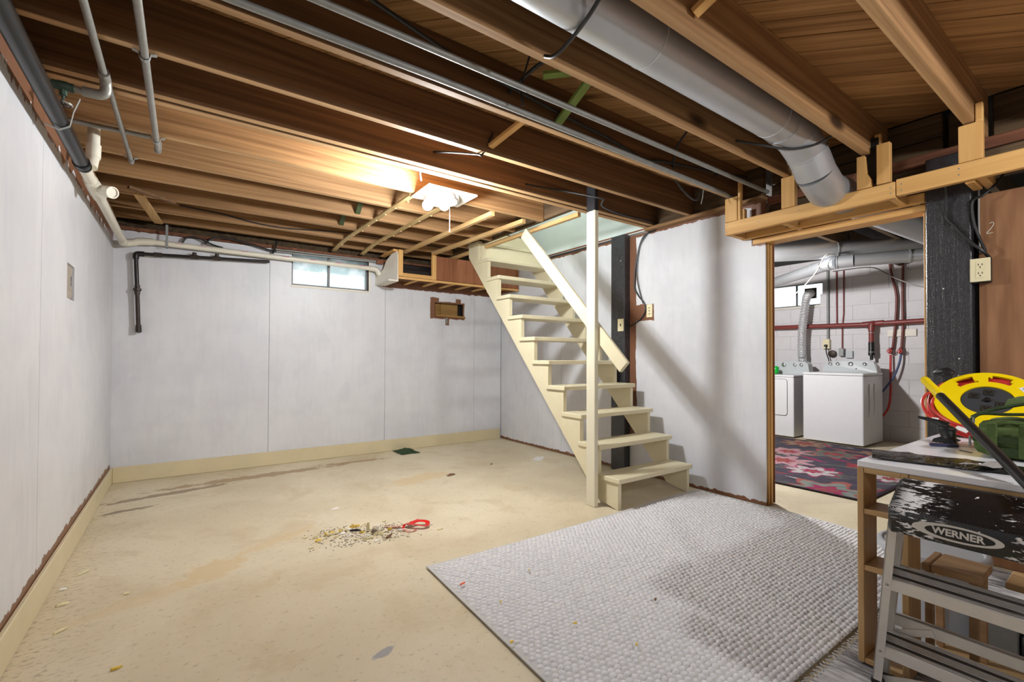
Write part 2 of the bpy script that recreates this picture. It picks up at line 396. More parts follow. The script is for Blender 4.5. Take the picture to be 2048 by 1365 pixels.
m_chipw = plain('white_chip', S(236, 232, 224), 0.7, 0, 0.06, 60)
m_chipy = plain('yellow_chip', S(226, 190, 70), 0.7, 0, 0.1, 60)
m_chipb = plain('brown_chip', S(120, 88, 62), 0.8, 0, 0.2, 60)
m_dust = plain('grey_dust', S(140, 126, 110), 0.95, 0, 0.25, 80)
m_redtape = plain('red_ribbon', S(214, 28, 20), 0.3, 0, 0.1)
m_cloth = plain('dark_green_cloth', S(58, 76, 52), 0.9, 0, 0.25, 60, 0.2, 0.4)
m_conc = plain('foundation_concrete', S(150, 146, 140), 0.9, 0, 0.15, 6)
m_greenbottle = plain('green_plastic', S(0, 190, 60), 0.3, 0, 0.05)
m_orange = plain('orange_plastic', S(230, 90, 30), 0.4)

def m_foil_():
    t = NT('foil'); o = t.obj(); nz = t.noise(o, 90, 3); t.bump(nz, 0.8, 0.01); return t.fin(S(226, 226, 228), 0.28, 0.6)
m_foil = m_foil_()
def m_bin_():
    t = NT('black_film'); o = t.obj(); nz = t.noise(o, 28, 4, 0.6, 1.5); t.bump(nz, 1.0, 0.02)
    gold = t.step(t.noise(o, 7, 3), 0.6, 0.72)
    return t.fin(t.mix(t.math('MULTIPLY', gold, 0.4), S(9, 9, 10), S(84, 68, 30)), 0.14, 0, 0.6)
m_bin = m_bin_()
def m_glass_():
    t = NT('frosted_window_glass'); o = t.obj()
    n = t.noise(o, 9, 4); c = t.mix(t.step(n, 0.35, 0.7), S(206, 220, 220), S(246, 250, 250))
    tr = t.n('ShaderNodeBsdfTranslucent'); t.ln(c, tr.inputs[0])
    t.fin(c, 0.12, 0, 0.5); t.b.inputs['Transmission Weight'].default_value = 1.0; t.b.inputs['Roughness'].default_value = 0.35; t.b.inputs['IOR'].default_value = 1.05
    mx = t.n('ShaderNodeMixShader'); mx.inputs[0].default_value = 0.55; t.ln(t.b.outputs[0], mx.inputs[1]); t.ln(tr.outputs[0], mx.inputs[2]); t.ln(mx.outputs[0], t.out.inputs[0])
    return t.mat
m_glass = m_glass_()
def m_bulb_():
    t = NT('lit_bulb'); t.b.inputs['Emission Color'].default_value = (0.94, 0.98, 1.0, 1); t.b.inputs['Emission Strength'].default_value = BULB_STRENGTH; return t.fin(S(250, 250, 245), 0.3)
m_bulb = m_bulb_()
def m_post_():
    t = NT('cream_post_black_top'); p = t.pos(); n = t.noise(t.P, 20, 3)
    f = t.step(t.math('MULTIPLY_ADD', n, 0.02, p[2]), 2.128, 2.132)
    return t.fin(t.mix(f, S(214, 207, 184), S(26, 26, 30)), 0.3, 0, 0.5)
m_post = m_post_()

# ------------------------------------------------------------------ structure: floor, walls
def cells(mb, u0, u1, z0, z1, holes, put_):
    us = sorted({u0, u1, *[h[0] for h in holes], *[h[1] for h in holes]}); us = [u for u in us if u0 <= u <= u1]
    zs = sorted({z0, z1, *[h[2] for h in holes], *[h[3] for h in holes]}); zs = [z for z in zs if z0 <= z <= z1]
    for i in range(len(us)-1):
        for j in range(len(zs)-1):
            uc, zc = (us[i]+us[i+1])/2, (zs[j]+zs[j+1])/2
            if any(h[0] < uc < h[1] and h[2] < zc < h[3] for h in holes): continue
            put_(us[i], us[i+1], zs[j], zs[j+1])
XW = 3.915
mb = MB(); mb.box(-0.3, 8.3, -8.6, 0.4, -0.12, 0.0); floor = mb.build('floor', m_floor, kind='structure', label='tan painted concrete basement floor with stains')
WIN = (1.369, 2.148, 1.789, 2.13)
NICHE = (2.95, 3.34, 1.556, 1.722)
mb = MB(); cells(mb, -0.02, 4.0, 0, 2.12, [WIN, NICHE], lambda a, b, c, d: mb.box(a, b, 0.013, 0.16, c, d))
mb.box(NICHE[0], NICHE[1], 0.08, 0.16, NICHE[2], NICHE[3])
wall_back = mb.build('wall_back', m_dark, kind='structure', label='white painted back wall of wide panels with small window')
for (a, b, hs) in ((0.0, 1.1715, []), (1.1745, 2.3385, [WIN]), (2.3415, 3.50, [NICHE]), (3.503, 3.91, [])):
    mb = MB(); cells(mb, a, b, 0, 2.13, hs, lambda p, q, c, d: mb.box(p, q, 0.0, 0.012, c, d)); mb.build('panel', m_wall_back, wall_back)
HOLE = (-1.815, -1.625, 1.36, 1.545)
mb = MB(); cells(mb, -8.6, 0.16, 0, 2.19, [HOLE], lambda a, b, c, d: mb.box(-0.16, -0.013, a, b, c, d))
mb.box(-0.16, -0.09, HOLE[0], HOLE[1], HOLE[2], HOLE[3])
wall_left = mb.build('wall_left', m_dark, kind='structure', label='white painted left wall with ragged brown edges')
ys = [0.0, -1.17, -2.34, -3.51, -4.68, -5.85, -7.02, -8.6]
for a, b in zip(ys[1:], ys[:-1]):
    mb = MB(); cells(mb, a+0.0015, b-0.0015, 0, 2.2, [HOLE] if a < -1.7 < b else [], lambda p, q, c, d: mb.box(-0.012, 0.0, p, q, c, d)); mb.build('panel', m_wall_left, wall_left)
mb = MB(); mb.sheet([[(-0.0085-0.005*math.sin(i*1.7+j*2.1), HOLE[0]+0.005+j*0.04, HOLE[2]+i*0.031) for j in range(5)] for i in range(7)], 0.004)
mb.build('foil_insulation', plain('torn_paper_backing', S(176, 164, 150), 0.5, 0.2, 0.3, 30), wall_left, smooth=60, label='crumpled foil inside the wall hole')
# right wall: white sections left and right of the stair post, end studs at the doorway, plywood beyond
mb = MB(); mb.box(XW+0.013, XW+0.03, -3.40, 0.16, 0, 2.19); wall_right = mb.build('wall_right', m_dark, kind='structure', label='white painted wall behind the stairs with doorway')
for a, b in ((-1.2, 0.0), (-2.0, -1.203), (-3.416, -2.17)):
    mb = MB(); mb.box(XW, XW+0.012, a, b, 0.004, 2.205); mb.build('panel', m_wall_right, wall_right)
for nm, x0, x1, mt in (('stud', XW+0.034, XW+0.052, m_pine_z), ('stud', XW+0.074, XW+0.1, m_pine_z), ('panel_edge', XW+0.122, XW+0.13, m_brownpanel)):
    mb = MB(); mb.box(x0, x1, -3.418, -3.34, 0.004, 1.9, 0.002); mb.build(nm, mt, wall_right)
mb = MB(); mb.box(XW+0.03, XW+0.135, -3.345, 0.16, 0, 2.19); mb.build('stud_core', m_dark, wall_right)
mb = MB(); mb.box(XW+0.005, XW+0.13, -8.6, -4.50, 0, 1.92); wall_far = mb.build('wall_front_right', m_dark, kind='structure', label='brown plywood wall right of the doorway with a chalked 2')
for a, b in ((-5.72, -4.517), (-8.6, -5.723)):
    mb = MB(); mb.box(XW-0.01, XW+0.005, a, b, 0.004, 1.925); mb.build('plywood_panel', m_ply, wall_far)
mb = MB(); mb.tube(smoothpath([(XW-0.0105, y, z) for y, z in ((-4.557, 1.768), (-4.568, 1.773), (-4.572, 1.762), (-4.562, 1.742), (-4.548, 1.722), (-4.551, 1.717), (-4.57, 1.719))], 5), 0.0016, 6); mb.build('chalk_mark', m_whitepaint, wall_far)
mb = MB(); mb.box(-0.2, 8.3, -8.75, -8.6, 0, 2.6); mb.build('wall_rear', m_conc, kind='structure', label='concrete wall at the rear of the basement')
# laundry room shell
LX = 7.99
LWIN = (-2.235, -1.28, 1.845, 2.18)
mb = MB(); cells(mb, -6.2, 0.3, 0, 2.6, [LWIN], lambda a, b, c, d: mb.box(LX+0.001, LX+0.17, a, b, c, d)); wall_laundry = mb.build('wall_laundry', plain('mortar_white', S(206, 202, 204), 0.8), kind='structure', label='white painted block wall behind the washer')
m_block = plain('painted_block', S(218, 214, 217), 0.6, 0, 0.05, 12, 0.4, 0.25)
bl = MB(); bl.box(-0.004, 0.004, -0.1985, 0.1985, 0, 0.197, 0.0025); bme, _ = bl.mesh('block', [m_block], False)
hb = MB(); hb.box(-0.004, 0.004, -0.0985, 0.0985, 0, 0.197, 0.0025); hme, _ = hb.mesh('half_block', [m_block], False)
for r in range(13):
    z = r*0.2; off = 0.2*(r % 2)
    for k in range(9):
        y = -1.2-off-k*0.4
        if y+0.2 > LWIN[0] and y-0.2 < LWIN[1] and z+0.2 > LWIN[2] and z < LWIN[3]+0.02:
            if y-0.2 < LWIN[0]-0.15: put('block', hme, (LX, y-0.1, z), wall_laundry)
            continue
        put('block', bme, (LX, y, z), wall_laundry)
mb = MB(); mb.box(4.05, 8.16, 0.16, 0.3, 0, 2.6); mb.box(4.05, 8.16, -6.3, -6.2, 0, 2.6); mb.build('wall_laundry_side', m_conc, kind='structure', label='plain end walls of the laundry room')
# foundation sills
mb = MB(); mb.box(-0.25, 4.0, 0.16, 0.34, 2.0, 2.6); mb.build('trim_1', m_old, kind='structure', label='dark rim timber above the back wall')
mb = MB(); mb.box(-0.3, -0.16, -8.6, 0.34, 2.0, 2.6); mb.build('trim_2', m_old, kind='structure', label='dark rim timber above the left wall')
mb = MB(); mb.box(-0.012, 3.0, 0.005, 0.045, 2.135, 2.165, 0.002); mb.build('trim_3', m_oldred, kind='structure', label='brown strip along the top of the back wall')
mb = MB(); mb.box(-0.05, 0.018, -8.6, 0.0, 2.2, 2.233, 0.002); mb.build('trim_4', m_joist_y, kind='structure', label='wooden ledger along the top of the left wall')
mb = MB(); mb.box(XW-0.055, XW+0.06, -3.42, -2.38, 2.205, 2.234, 0.002); mb.build('trim_5', m_joist_y, kind='structure', label='wooden ledger on top of the right wall under joist ends')
mb = MB(); mb.box(XW-0.002, XW+0.045, -3.40, -2.38, 2.235, 2.464); mb.build('trim_6', m_old, kind='structure', label='dark rim boards between joist ends above right wall')
# rough girder above the doorway
gird = thing('wooden_girder', (4.05, -5.2, 2.2), 'dark rough built-up timber girder above the doorway', 'girder')
for (y0, y1, z0, z1, x0) in ((-4.36, -3.42, 2.335, 2.464, 3.99), (-4.36, -3.42, 2.24, 2.33, 3.995), (-4.52, -4.375, 2.25, 2.464, 4.03), (-6.15, -4.56, 2.24, 2.464, 3.985)):
    mb = MB(); mb.box(x0, 4.14, y0, y1, z0, z1, 0.006); mb.build('timber', m_old, gird)
mb = MB(); mb.box(3.94, 4.14, -6.15, -3.42, 2.175, 2.236, 0.004); mb.build('plate', m_oldred, gird)
mb = MB(); mb.box(3.96, 4.14, -4.30, -3.42, 2.10, 2.172, 0.004); mb.build('plate', m_old, gird)
mb = MB(); mb.box(3.95, 4.14, -6.15, -4.52, 2.06, 2.172, 0.004); mb.build('plate', m_old, gird)

# baseboards
mb = MB(); mb.box(0.019, 3.888, -0.017, -0.001, 0.001, 0.131, 0.002); mb.build('baseboard_back', m_base, kind='structure', label='tan baseboard along the back wall')
mb = MB(); mb.box(0.001, 0.018, -8.5, -0.001, 0.001, 0.131, 0.003); mb.build('baseboard_left', m_base, kind='structure', label='tan baseboard along the left wall')

# ------------------------------------------------------------------ ceiling: joists + diagonal subfloor planks
mb = MB(); mb.box(-0.3, 3.0, -8.7, 0.4, 2.488, 2.56); mb.box(3.0, 8.3, -8.7, -2.40, 2.488, 2.56); mb.box(XW+0.1, 8.3, -2.4, 0.4, 2.488, 2.56)
mb.box(3.0, XW+0.1, -0.45, 0.4, 2.488, 2.56)
ceiling = mb.build('ceiling', m_dark, kind='structure', label='open basement ceiling of fir joists under diagonal board subfloor')
ZJ = 2.235
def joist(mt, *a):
    # faces darkened as shade; lower edge lightened as bounce light from the floor
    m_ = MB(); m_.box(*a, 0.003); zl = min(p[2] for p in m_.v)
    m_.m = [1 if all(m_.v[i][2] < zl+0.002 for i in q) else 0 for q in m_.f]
    m_.build('joist', [mt, m_jlit], ceiling)
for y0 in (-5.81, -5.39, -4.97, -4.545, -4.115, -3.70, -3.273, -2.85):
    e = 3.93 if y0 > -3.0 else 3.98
    joist(m_joist_lit if y0 < -3.5 else m_joist, -0.15, e, y0, y0+0.042, ZJ, 2.465)
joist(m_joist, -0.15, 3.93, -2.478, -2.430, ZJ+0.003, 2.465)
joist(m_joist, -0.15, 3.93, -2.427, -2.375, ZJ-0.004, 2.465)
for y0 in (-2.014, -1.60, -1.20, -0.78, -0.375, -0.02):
    joist(m_joist_lit, -0.15, 2.997, y0, y0+0.042, ZJ, 2.465)
mb = MB(); mb.box(3.0, 3.038, -2.373, -0.1, ZJ+0.01, 2.465, 0.002); mb.build('trimmer', m_old, ceiling)
for y0 in (-2.85, -3.27, -3.69, -4.11, -4.53):
    mb = MB(); mb.box(4.15, 7.99, y0-0.3, y0-0.26, 2.26, 2.44); mb.build('joist', m_old, ceiling)
def clip(poly, rect):
    x0, x1, y0, y1 = rect
    for (i, lim, sg) in ((0, x0, 1), (0, x1, -1), (1, y0, 1), (1, y1, -1)):
        out = []
        for k in range(len(poly)):
            a, b = poly[k-1], poly[k]; da, db = sg*(a[i]-lim), sg*(b[i]-lim)
            if (da >= 0) != (db >= 0):
                t = da/(da-db); out.append((a[0]+(b[0]-a[0])*t, a[1]+(b[1]-a[1])*t))
            if db >= 0: out.append(b)
        poly = out
        if len(poly) < 3: return []
    return poly
PW = 0.118
for rect in ((-0.14, 3.985, -5.9, -2.43), (-0.14, 2.999, -2.43, 0.15)):
    # board direction (1,-1); offset coordinate s = (x+y)/sqrt2
    for k in range(-46, 34):
        s0, s1 = k*PW+0.0028, (k+1)*PW-0.0028
        q = 0.70710678
        pts = [(s*q+t*q, s*q-t*q) for s, t in ((s0, -8), (s1, -8), (s1, 9), (s0, 9))]
        p = clip(pts, rect)
        if len(p) >= 3:
            area = 0.5*sum(p[i-1][0]*p[i][1]-p[i][0]*p[i-1][1] for i in range(len(p)))
            if abs(area) < 0.002: continue
            if area < 0: p = p[::-1]
            # build with local x along the board so that the grain follows it
            c = V((sum(a[0] for a in p)/len(p), sum(a[1] for a in p)/len(p), 2.4655))
            Mi = Matrix.Rotation(R(45), 3, 'Z')
            loc = [(Mi @ (V((a[0], a[1], 2.4655))-c)) for a in p]
            zz = 0.0008*((k*7) % 3)
            m2 = MB(); m2.prism([(a.x, a.y) for a in loc], 'z', zz, 0.02)
            me = bpy.data.meshes.new('plank'); me.from_pydata(m2.v, [], m2.f); me.materials.append(m_plank); me.update()
            put('plank', me, c, ceiling, (0, 0, R(-45)))

# stairwell shaft (upper storey side walls in pale drywall)
shaft = MB(); shaft.box(XW-0.01, XW+0.04, -2.36, 0.1, 2.24, 3.6); shaft.box(3.0, 3.04, -2.37, 0.1, 2.56, 3.6); shaft.box(2.9, 4.0, -0.42, -0.38, 2.56, 3.6); shaft.box(2.9, 4.0, -2.45, -2.375, 2.56, 3.6); shaft.box(2.9, 4.0, -2.45, 0.1, 3.6, 3.65)
shaft.build('wall_stairwell', m_drywall, kind='structure', label='pale drywall side of the stairwell above the stairs')
mb = MB(); mb.box(XW-0.018, XW-0.011, -2.35, -0.5, 2.228, 2.242); mb.build('trim_7', m_oldred, kind='structure', label='rough lower edge under the stairwell drywall')

# ------------------------------------------------------------------ window_1 with panes
def window(name, axis, u0, u1, z0, z1, at, dirn, split, label, mframe):
    """small basement window set back in its opening; dirn=+1 means outside is toward + of the normal"""
    wn = thing(name, ((u0+u1)/2, at, z0) if axis == 'x' else (at, (u0+u1)/2, z0), label, kind='structure')
    def bx(a, b, d0, d1, c, d, bev=0.004):
        m_ = MB(); lo, hi = at+min(d0*dirn, d1*dirn), at+max(d0*dirn, d1*dirn)
        if axis == 'x': m_.box(a, b, lo, hi, c, d, bev)
        else: m_.box(lo, hi, a, b, c, d, bev)
        return m_
    fwid = 0.018
    bx(u0, u0+fwid, 0.03, 0.07, z0, z1).build('frame', mframe, wn); bx(u1-fwid, u1, 0.03, 0.07, z0, z1).build('frame', mframe, wn)
    bx(u0+fwid, u1-fwid, 0.03, 0.07, z0, z0+fwid).build('frame', mframe, wn); bx(u0+fwid, u1-fwid, 0.03, 0.07, z1-fwid, z1).build('frame', mframe, wn)
    bx(split-0.011, split+0.011, 0.028, 0.066, z0+fwid, z1-fwid).build('mullion', mframe, wn)
    bx(u0+fwid, split-0.011, 0.05, 0.055, z0+fwid, z1-fwid, 0).build('pane', m_glass, wn); bx(split+0.011, u1-fwid, 0.05, 0.055, z0+fwid, z1-fwid, 0).build('pane', m_glass, wn)
    bx(u0-0.004, u1+0.012, -0.006, 0.03, z0-0.022, z0, 0.003).build('sill', m_whitepaint, wn)
    bx(u1, u1+0.02, -0.006, 0.03, z0, z1, 0.003).build('casing', m_whitepaint, wn)
    return wn
m_winframe = plain('grey_weathered_frame', S(120, 118, 120), 0.5, 0.2, 0.2, 40)
window('window_1', 'x', WIN[0], WIN[1], WIN[2], WIN[3], 0.0, 1, 1.735, 'small two-pane frosted window high in the back wall', m_winframe)
window('window_2', 'y', LWIN[0], LWIN[1], LWIN[2], LWIN[3], LX, 1, -1.87, 'small bright window high in the laundry wall', m_winframe)

# ------------------------------------------------------------------ staircase
st = thing('staircase', (3.38, -2.0, 0), 'open cream painted wooden staircase with sloping handrail', 'staircase')
RISE, RUN, Y1, Z1 = 0.2043, 0.1897, -2.904, 0.222
TH = 0.034
def ty(k): return Y1+RUN*(k-1)
def tz(k): return Z1+RISE*(k-1)
def stringer(x0, x1, front_gap=0.03):
    # saw-tooth upper edge, straight lower edge
    pts = []
    for k in range(1, 12):
        yf = ty(k)+front_gap
        zb = 0.0 if k == 1 else tz(k-1)-TH
        pts.append((yf, zb)); pts.append((yf, tz(k)-TH))
    pts.append((ty(12)+0.03, tz(11)-TH))
    lowtop = (ty(12)+0.03, 1.10*(ty(12)+0.03+2.72))
    pts.append((lowtop[0], min(lowtop[1], tz(11)-TH-0.01))); pts.append((-2.70, 0.0))
    n = len(pts)
    # triangulate as strips between tooth pairs and the lower edge to keep the prism valid
    mb_ = MB()
    def low(y): return max(0.0, 1.10*(y+2.72))
    for k in range(1, 12):
        ya, yb = ty(k)+front_gap, ty(k+1)+front_gap
        top = tz(k)-TH
        mb_.prism([(ya, low(ya)), (yb, low(yb)), (yb, top), (ya, top)], 'x', x0, x1)
    return mb_
stringer(2.966, 3.0).build('stringer', m_cream, st); stringer(3.765, 3.797).build('stringer', m_cream, st)
for k_ in (10, 11):
    mb = MB(); mb.box(3.002, 3.763, ty(k_)+0.20, ty(k_)+0.222, tz(k_)+0.002, tz(k_)+RISE-TH-0.002, 0.002); mb.build('riser', m_cream, st)
mb = MB(); mb.box(3.002, 3.763, ty(12)+0.03, ty(12)+0.05, tz(10)+0.1, tz(11)-TH-0.002, 0.002); mb.build('riser', m_cream, st)
tm = MB(); tm.box(-0.425, 0.425, 0, 0.232, 0, TH, 0.004); tme, tb = tm.mesh('tread', [m_cream], False)
for k in range(1, 12):
    tr = put('tread', tme, (3.375+random.uniform(-.004, .004), ty(k)+0.116, tz(k)-TH), st, (0, 0, random.uniform(-.004, .004)))
mb = MB(); mb.bar((2.932, -2.965, 0.995), (2.932, -1.82, 2.16), 0.03, 0.098, (0, 0, 1), 0.006); mb.build('handrail', m_cream, st)
mb = MB()
mb.box(2.878, 2.917, -2.735, -2.65, 0.0, 2.462, 0.004); mb.build('support_post', m_post, label='slim cream post with black top supporting joist beside the stairs', cat='post', smooth=False)
# black posts
mb = MB(); mb.box(3.84, XW+0.012, -2.168, -2.0, 0.0, 2.225, 0.006); mb.build('timber_post', m_black, label='black painted timber post behind the staircase', cat='post')
mb = MB(); mb.box(3.855, 4.05, -4.497, -4.313, 0.0, 2.17, 0.006); mb.build('timber_post', m_black, label='thick black tarred timber post right of the doorway', cat='post')
mb = MB(); mb.box(3.93, 4.03, -4.311, -4.288, 0.0, 1.9, 0.002); mb.build('trim_8', m_pine_z, kind='structure', label='pale wooden jamb strip left of the black post')

# ------------------------------------------------------------------ soffit frame over the doorway
sf = thing('soffit_frame', (3.78, -3.9, 1.94), 'new pine soffit framework hanging from joists over the doorway', 'wood frame')
def piece(nm, x0, x1, y0, y1, z0, z1, mt, b=0.003): m_ = MB(); m_.box(x0, x1, y0, y1, z0, z1, b); return m_.build(nm, mt, sf)
piece('front_rail', 3.65, 3.688, -4.236, -3.262, 1.942, 2.031, m_pine_y)
piece('front_rail', 3.65, 3.688, -5.9, -4.24, 1.950, 2.040, m_pine_y)
piece('back_rail', 3.865, 3.903, -4.31, -3.262, 1.942, 1.995, m_pine_y)
piece('header_board', 3.905, 4.03, -4.312, -3.33, 1.9, 1.938, m_pine_y)
for y in (-3.30, -3.66, -4.232, -4.54): piece('crosspiece', 3.69, 3.864, y, y+0.036, 1.943, 2.028, m_pine_x)
piece('crosspiece', 3.69, 3.93, -4.578, -4.543, 1.955, 2.035, m_pine_x)
piece('hanger_block', 3.651, 3.688, -3.352, -3.262, 2.033, 2.203, m_pine_z); piece('hanger_block', 3.655, 3.69, -3.372, -3.354, 2.03, 2.30, m_pine_z)
piece('hanger_block', 3.83, 3.866, -3.31, -3.28, 2.0, 2.16, m_pine_z)
piece('hanger_block', 3.651, 3.69, -3.728, -3.645, 2.033, 2.233, m_pine_z); piece('hanger_block', 3.66, 3.69, -3.745, -3.702, 2.2, 2.335, m_pine_z)
mb = MB(); mb.prism([(-4.06, 2.034), (-4.128, 2.034), (-4.122, 2.085), (-4.104, 2.12), (-4.096, 2.222), (-4.06, 2.222)], 'x', 3.651, 3.688); mb.build('hanger_block', m_pine_z, sf, label='splintered hanger block with torn dark edge')
piece('hanger_block', 3.69, 3.71, -4.15, -4.075, 2.06, 2.32, m_dark); piece('hanger_block', 3.651, 3.69, -4.213, -4.152, 2.036, 2.262, m_pine_z); piece('hanger_block', 3.70, 3.73, -4.158, -4.130, 2.2, 2.34, m_pine_z)
piece('hanger_block', 3.651, 3.69, -4.576, -4.488, 2.042, 2.227, m_pine_z); piece('hanger_block', 3.66, 3.69, -4.575, -4.548, 2.2, 2.322, m_pine_z)
gs = MB()
for (y_, z_, a_, l_) in ((-3.60, 1.972, 0.9, 0.03), (-3.612, 1.97, 1.2, 0.03), (-3.622, 1.968, 0.6, 0.025), (-3.635, 1.97, 1.5, 0.028), (-3.585, 1.965, 0.3, 0.02), (-3.65, 1.978, 2.4, 0.018), (-3.66, 1.972, 0.7, 0.018)): gs.obox((3.8645, y_, z_), ((0, math.cos(a_), math.sin(a_)), (0, -math.sin(a_), math.cos(a_)), (1, 0, 0)), (l_/2, 0.0022, 0.0006))
gs.build('grade_stamp', m_dark, sf, kind='stuff')
scr = MB()
for (y, z) in ((-4.215, 1.97), (-4.215, 2.0), (-4.262, 1.975), (-4.262, 2.008), (-4.49, 1.985), (-4.49, 2.015), (-3.28, 1.96), (-3.28, 2.01), (-3.5, 1.985), (-3.75, 2.0)): scr.lathe([(0.004, 0), (0.004, 0.003)], (3.649, y, z), (1, 0, 0), 8)
scr.build('screws', m_zinc, sf, kind='stuff')

# ------------------------------------------------------------------ bridging pieces and furring under the joists
def stick(nm, a, b, wd, th, mt, label, cat='wood strip', group=None, upv=(0,0,1)):
    m_ = MB(); m_.bar(a, b, wd, th, upv, 0.002); return m_.build(nm, mt, label=label, cat=cat, group=group)
br = thing('bridging_brace', (2.03, -3.45, 2.29), 'green daubed bridging brace between joists above the conduits', 'brace')
m_ = MB(); m_.bar((2.03, -3.655, 2.42), (2.06, -3.278, 2.275), 0.042, 0.02, (0, 0, 1), 0.002); m_.build('strut', m_green, br)
m_ = MB(); m_.bar((1.86, -3.40, 2.39), (2.13, -3.62, 2.415), 0.045, 0.018, (0, 0, 1), 0.002); m_.build('strut', m_green, br)
stick('bridging_brace', (2.03, -3.225, 2.40), (1.915, -2.856, 2.27), 0.04, 0.02, m_pine_y, 'bare notched bridging brace between joists left of the green brace', 'brace')
br = thing('bridging_brace', (1.96, -4.3, 2.27), 'bridging brace with green painted upper half, nearest the camera', 'brace')
m_ = MB(); m_.bar((1.985, -4.255, 2.345), (1.962, -4.124, 2.285), 0.042, 0.022, (0, 0, 1), 0.002); m_.build('strut', m_pine_y, br)
m_ = MB(); m_.bar((2.03, -4.498, 2.418), (1.9855, -4.257, 2.346), 0.042, 0.022, (0, 0, 1), 0.002); m_.build('painted_strut', m_green, br)
stick('bridging_brace', (1.62, -1.56, 2.40), (1.66, -1.205, 2.26), 0.04, 0.02, m_greend, 'green bridging brace between joists behind the ceiling lamp', 'brace')
stick('bridging_brace', (1.60, -1.16, 2.40), (1.64, -0.785, 2.26), 0.04, 0.02, m_greend, 'green bridging brace one joist bay beyond the other green one', 'brace')
stick('scrap_board', (0.215, -0.84, 2.224), (0.30, -0.02, 2.224), 0.062, 0.018, m_furr, 'short pale board nailed under joists in the back left corner')
stick('scrap_board', (0.17, -0.98, 2.222), (0.43, -0.83, 2.205), 0.03, 0.02, m_joist, 'short dark stick with pale cut end beside the corner board')
# curled furring strips
def curl(x0, y0, x1, y1, label):
    rows = []
    N = 18
    for i in range(N+1):
        t = i/N; x = x0+(x1-x0)*t; y = y0+(y1-y0)*t
        z = 2.228 - 0.03*max(0, (t-0.72)/0.28)**2*1.4
        rows.append([(x-0.021, y, z), (x+0.021, y, z)])
    m_ = MB(); m_.sheet([r[::-1] for r in rows], 0.012)
    f = thing('furring_strip', (x0, y0, 2.2), label, 'wood strip', 'furring strips under the joists')
    m_.build('strip', m_greenish, f)
    nl = MB()
    for k in range(9):
        t = 0.05+0.1*k; x = x0+(x1-x0)*t+random.uniform(-.012, .012); y = y0+(y1-y0)*t; z = 2.214-0.03*max(0, (t-0.72)/0.28)**2*1.4
        nl.box(x-0.006, x+0.006, y-0.004, y+0.004, z-0.006, z+0.002)
    nl.build('splinters', m_furr, f, kind='stuff')
def furr(x0, y0, x1, y1, label):
    f = thing('furring_strip', (x0, y0, 2.2), label, 'wood strip', 'furring strips under the joists')
    m_ = MB(); m_.bar((x0, y0, 2.216), (x1, y1, 2.216), 0.036, 0.036, (0, 0, 1), 0.002); m_.build('strip', m_furr, f)
    nl = MB()
    for k in range(6):
        t = 0.06+0.16*k; x = x0+(x1-x0)*t; y = y0+(y1-y0)*t
        nl.box(x-0.004, x+0.004, y-0.004, y+0.004, 2.19, 2.2)
    nl.build('nail_tips', m_zinc, f, kind='stuff')
curl(1.83, -1.95, 1.782, 0.04, 'thin furring strip with curled far end, leftmost under the lamp')
curl(2.13, -1.93, 2.078, 0.02, 'thin furring strip with curled end, second from the left')
furr(2.50, -1.98, 2.455, -0.27, 'furring strip ending at the pine frame by the back wall')
furr(2.825, -1.96, 2.745, -0.37, 'furring strip ending at the right post of the pine frame')
furr(3.075, -2.368, 3.035, -0.24, 'long furring strip along the edge of the stair opening')

# ------------------------------------------------------------------ ceiling lamp
fx = thing('ceiling_lamp', (1.99, -2.11, 2.05), 'bare two-bulb ceiling lamp on a white board with pull chain', 'ceiling lamp')
mb = MB(); mb.box(1.81, 2.185, -2.265, -1.97, 2.206, 2.218, 0.001); mb.build('backing_board', m_whitepaint, fx)
mb = MB(); mb.lathe([(0.125, 0.0), (0.128, -0.012), (0.122, -0.045), (0.112, -0.05), (0.105, -0.042), (0.105, -0.012), (0.0, -0.012)], (1.965, -2.135, 2.206), n=32); mb.build('pan', m_chrome, fx, smooth=True)
BP = ((1.785, -2.30, 2.055), (1.86, -2.39, 2.045))
for (p, q) in ((BP[0], (1.885, -2.18, 2.16)), (BP[1], (1.935, -2.225, 2.16))):
    p = V(p); q = V(q); d = (p-q).normalized(); L = (p-q).length
    mb = MB(); mb.lathe([(0.02, 0), (0.021, 0.045), (0.017, 0.05)], q, d, 16); mb.build('socket', m_whitepaint, fx, smooth=True)
    mb = MB(); mb.lathe([(0.0, L+0.034), (0.015, L+0.031), (0.027, L+0.02), (0.033, L), (0.031, L-0.02), (0.022, L-0.045), (0.015, L-0.062), (0.014, 0.05)], q, d, 20); mb.build('bulb', m_bulb, fx, smooth=70)
mb = MB(); mb.tube([(2.03, -2.14, 2.17), (2.03, -2.14, 1.98)], 0.001, 6); mb.tube([(2.03, -2.14, 1.98), (2.03, -2.14, 1.955)], 0.003, 6); mb.build('pull_chain', m_chrome, fx)

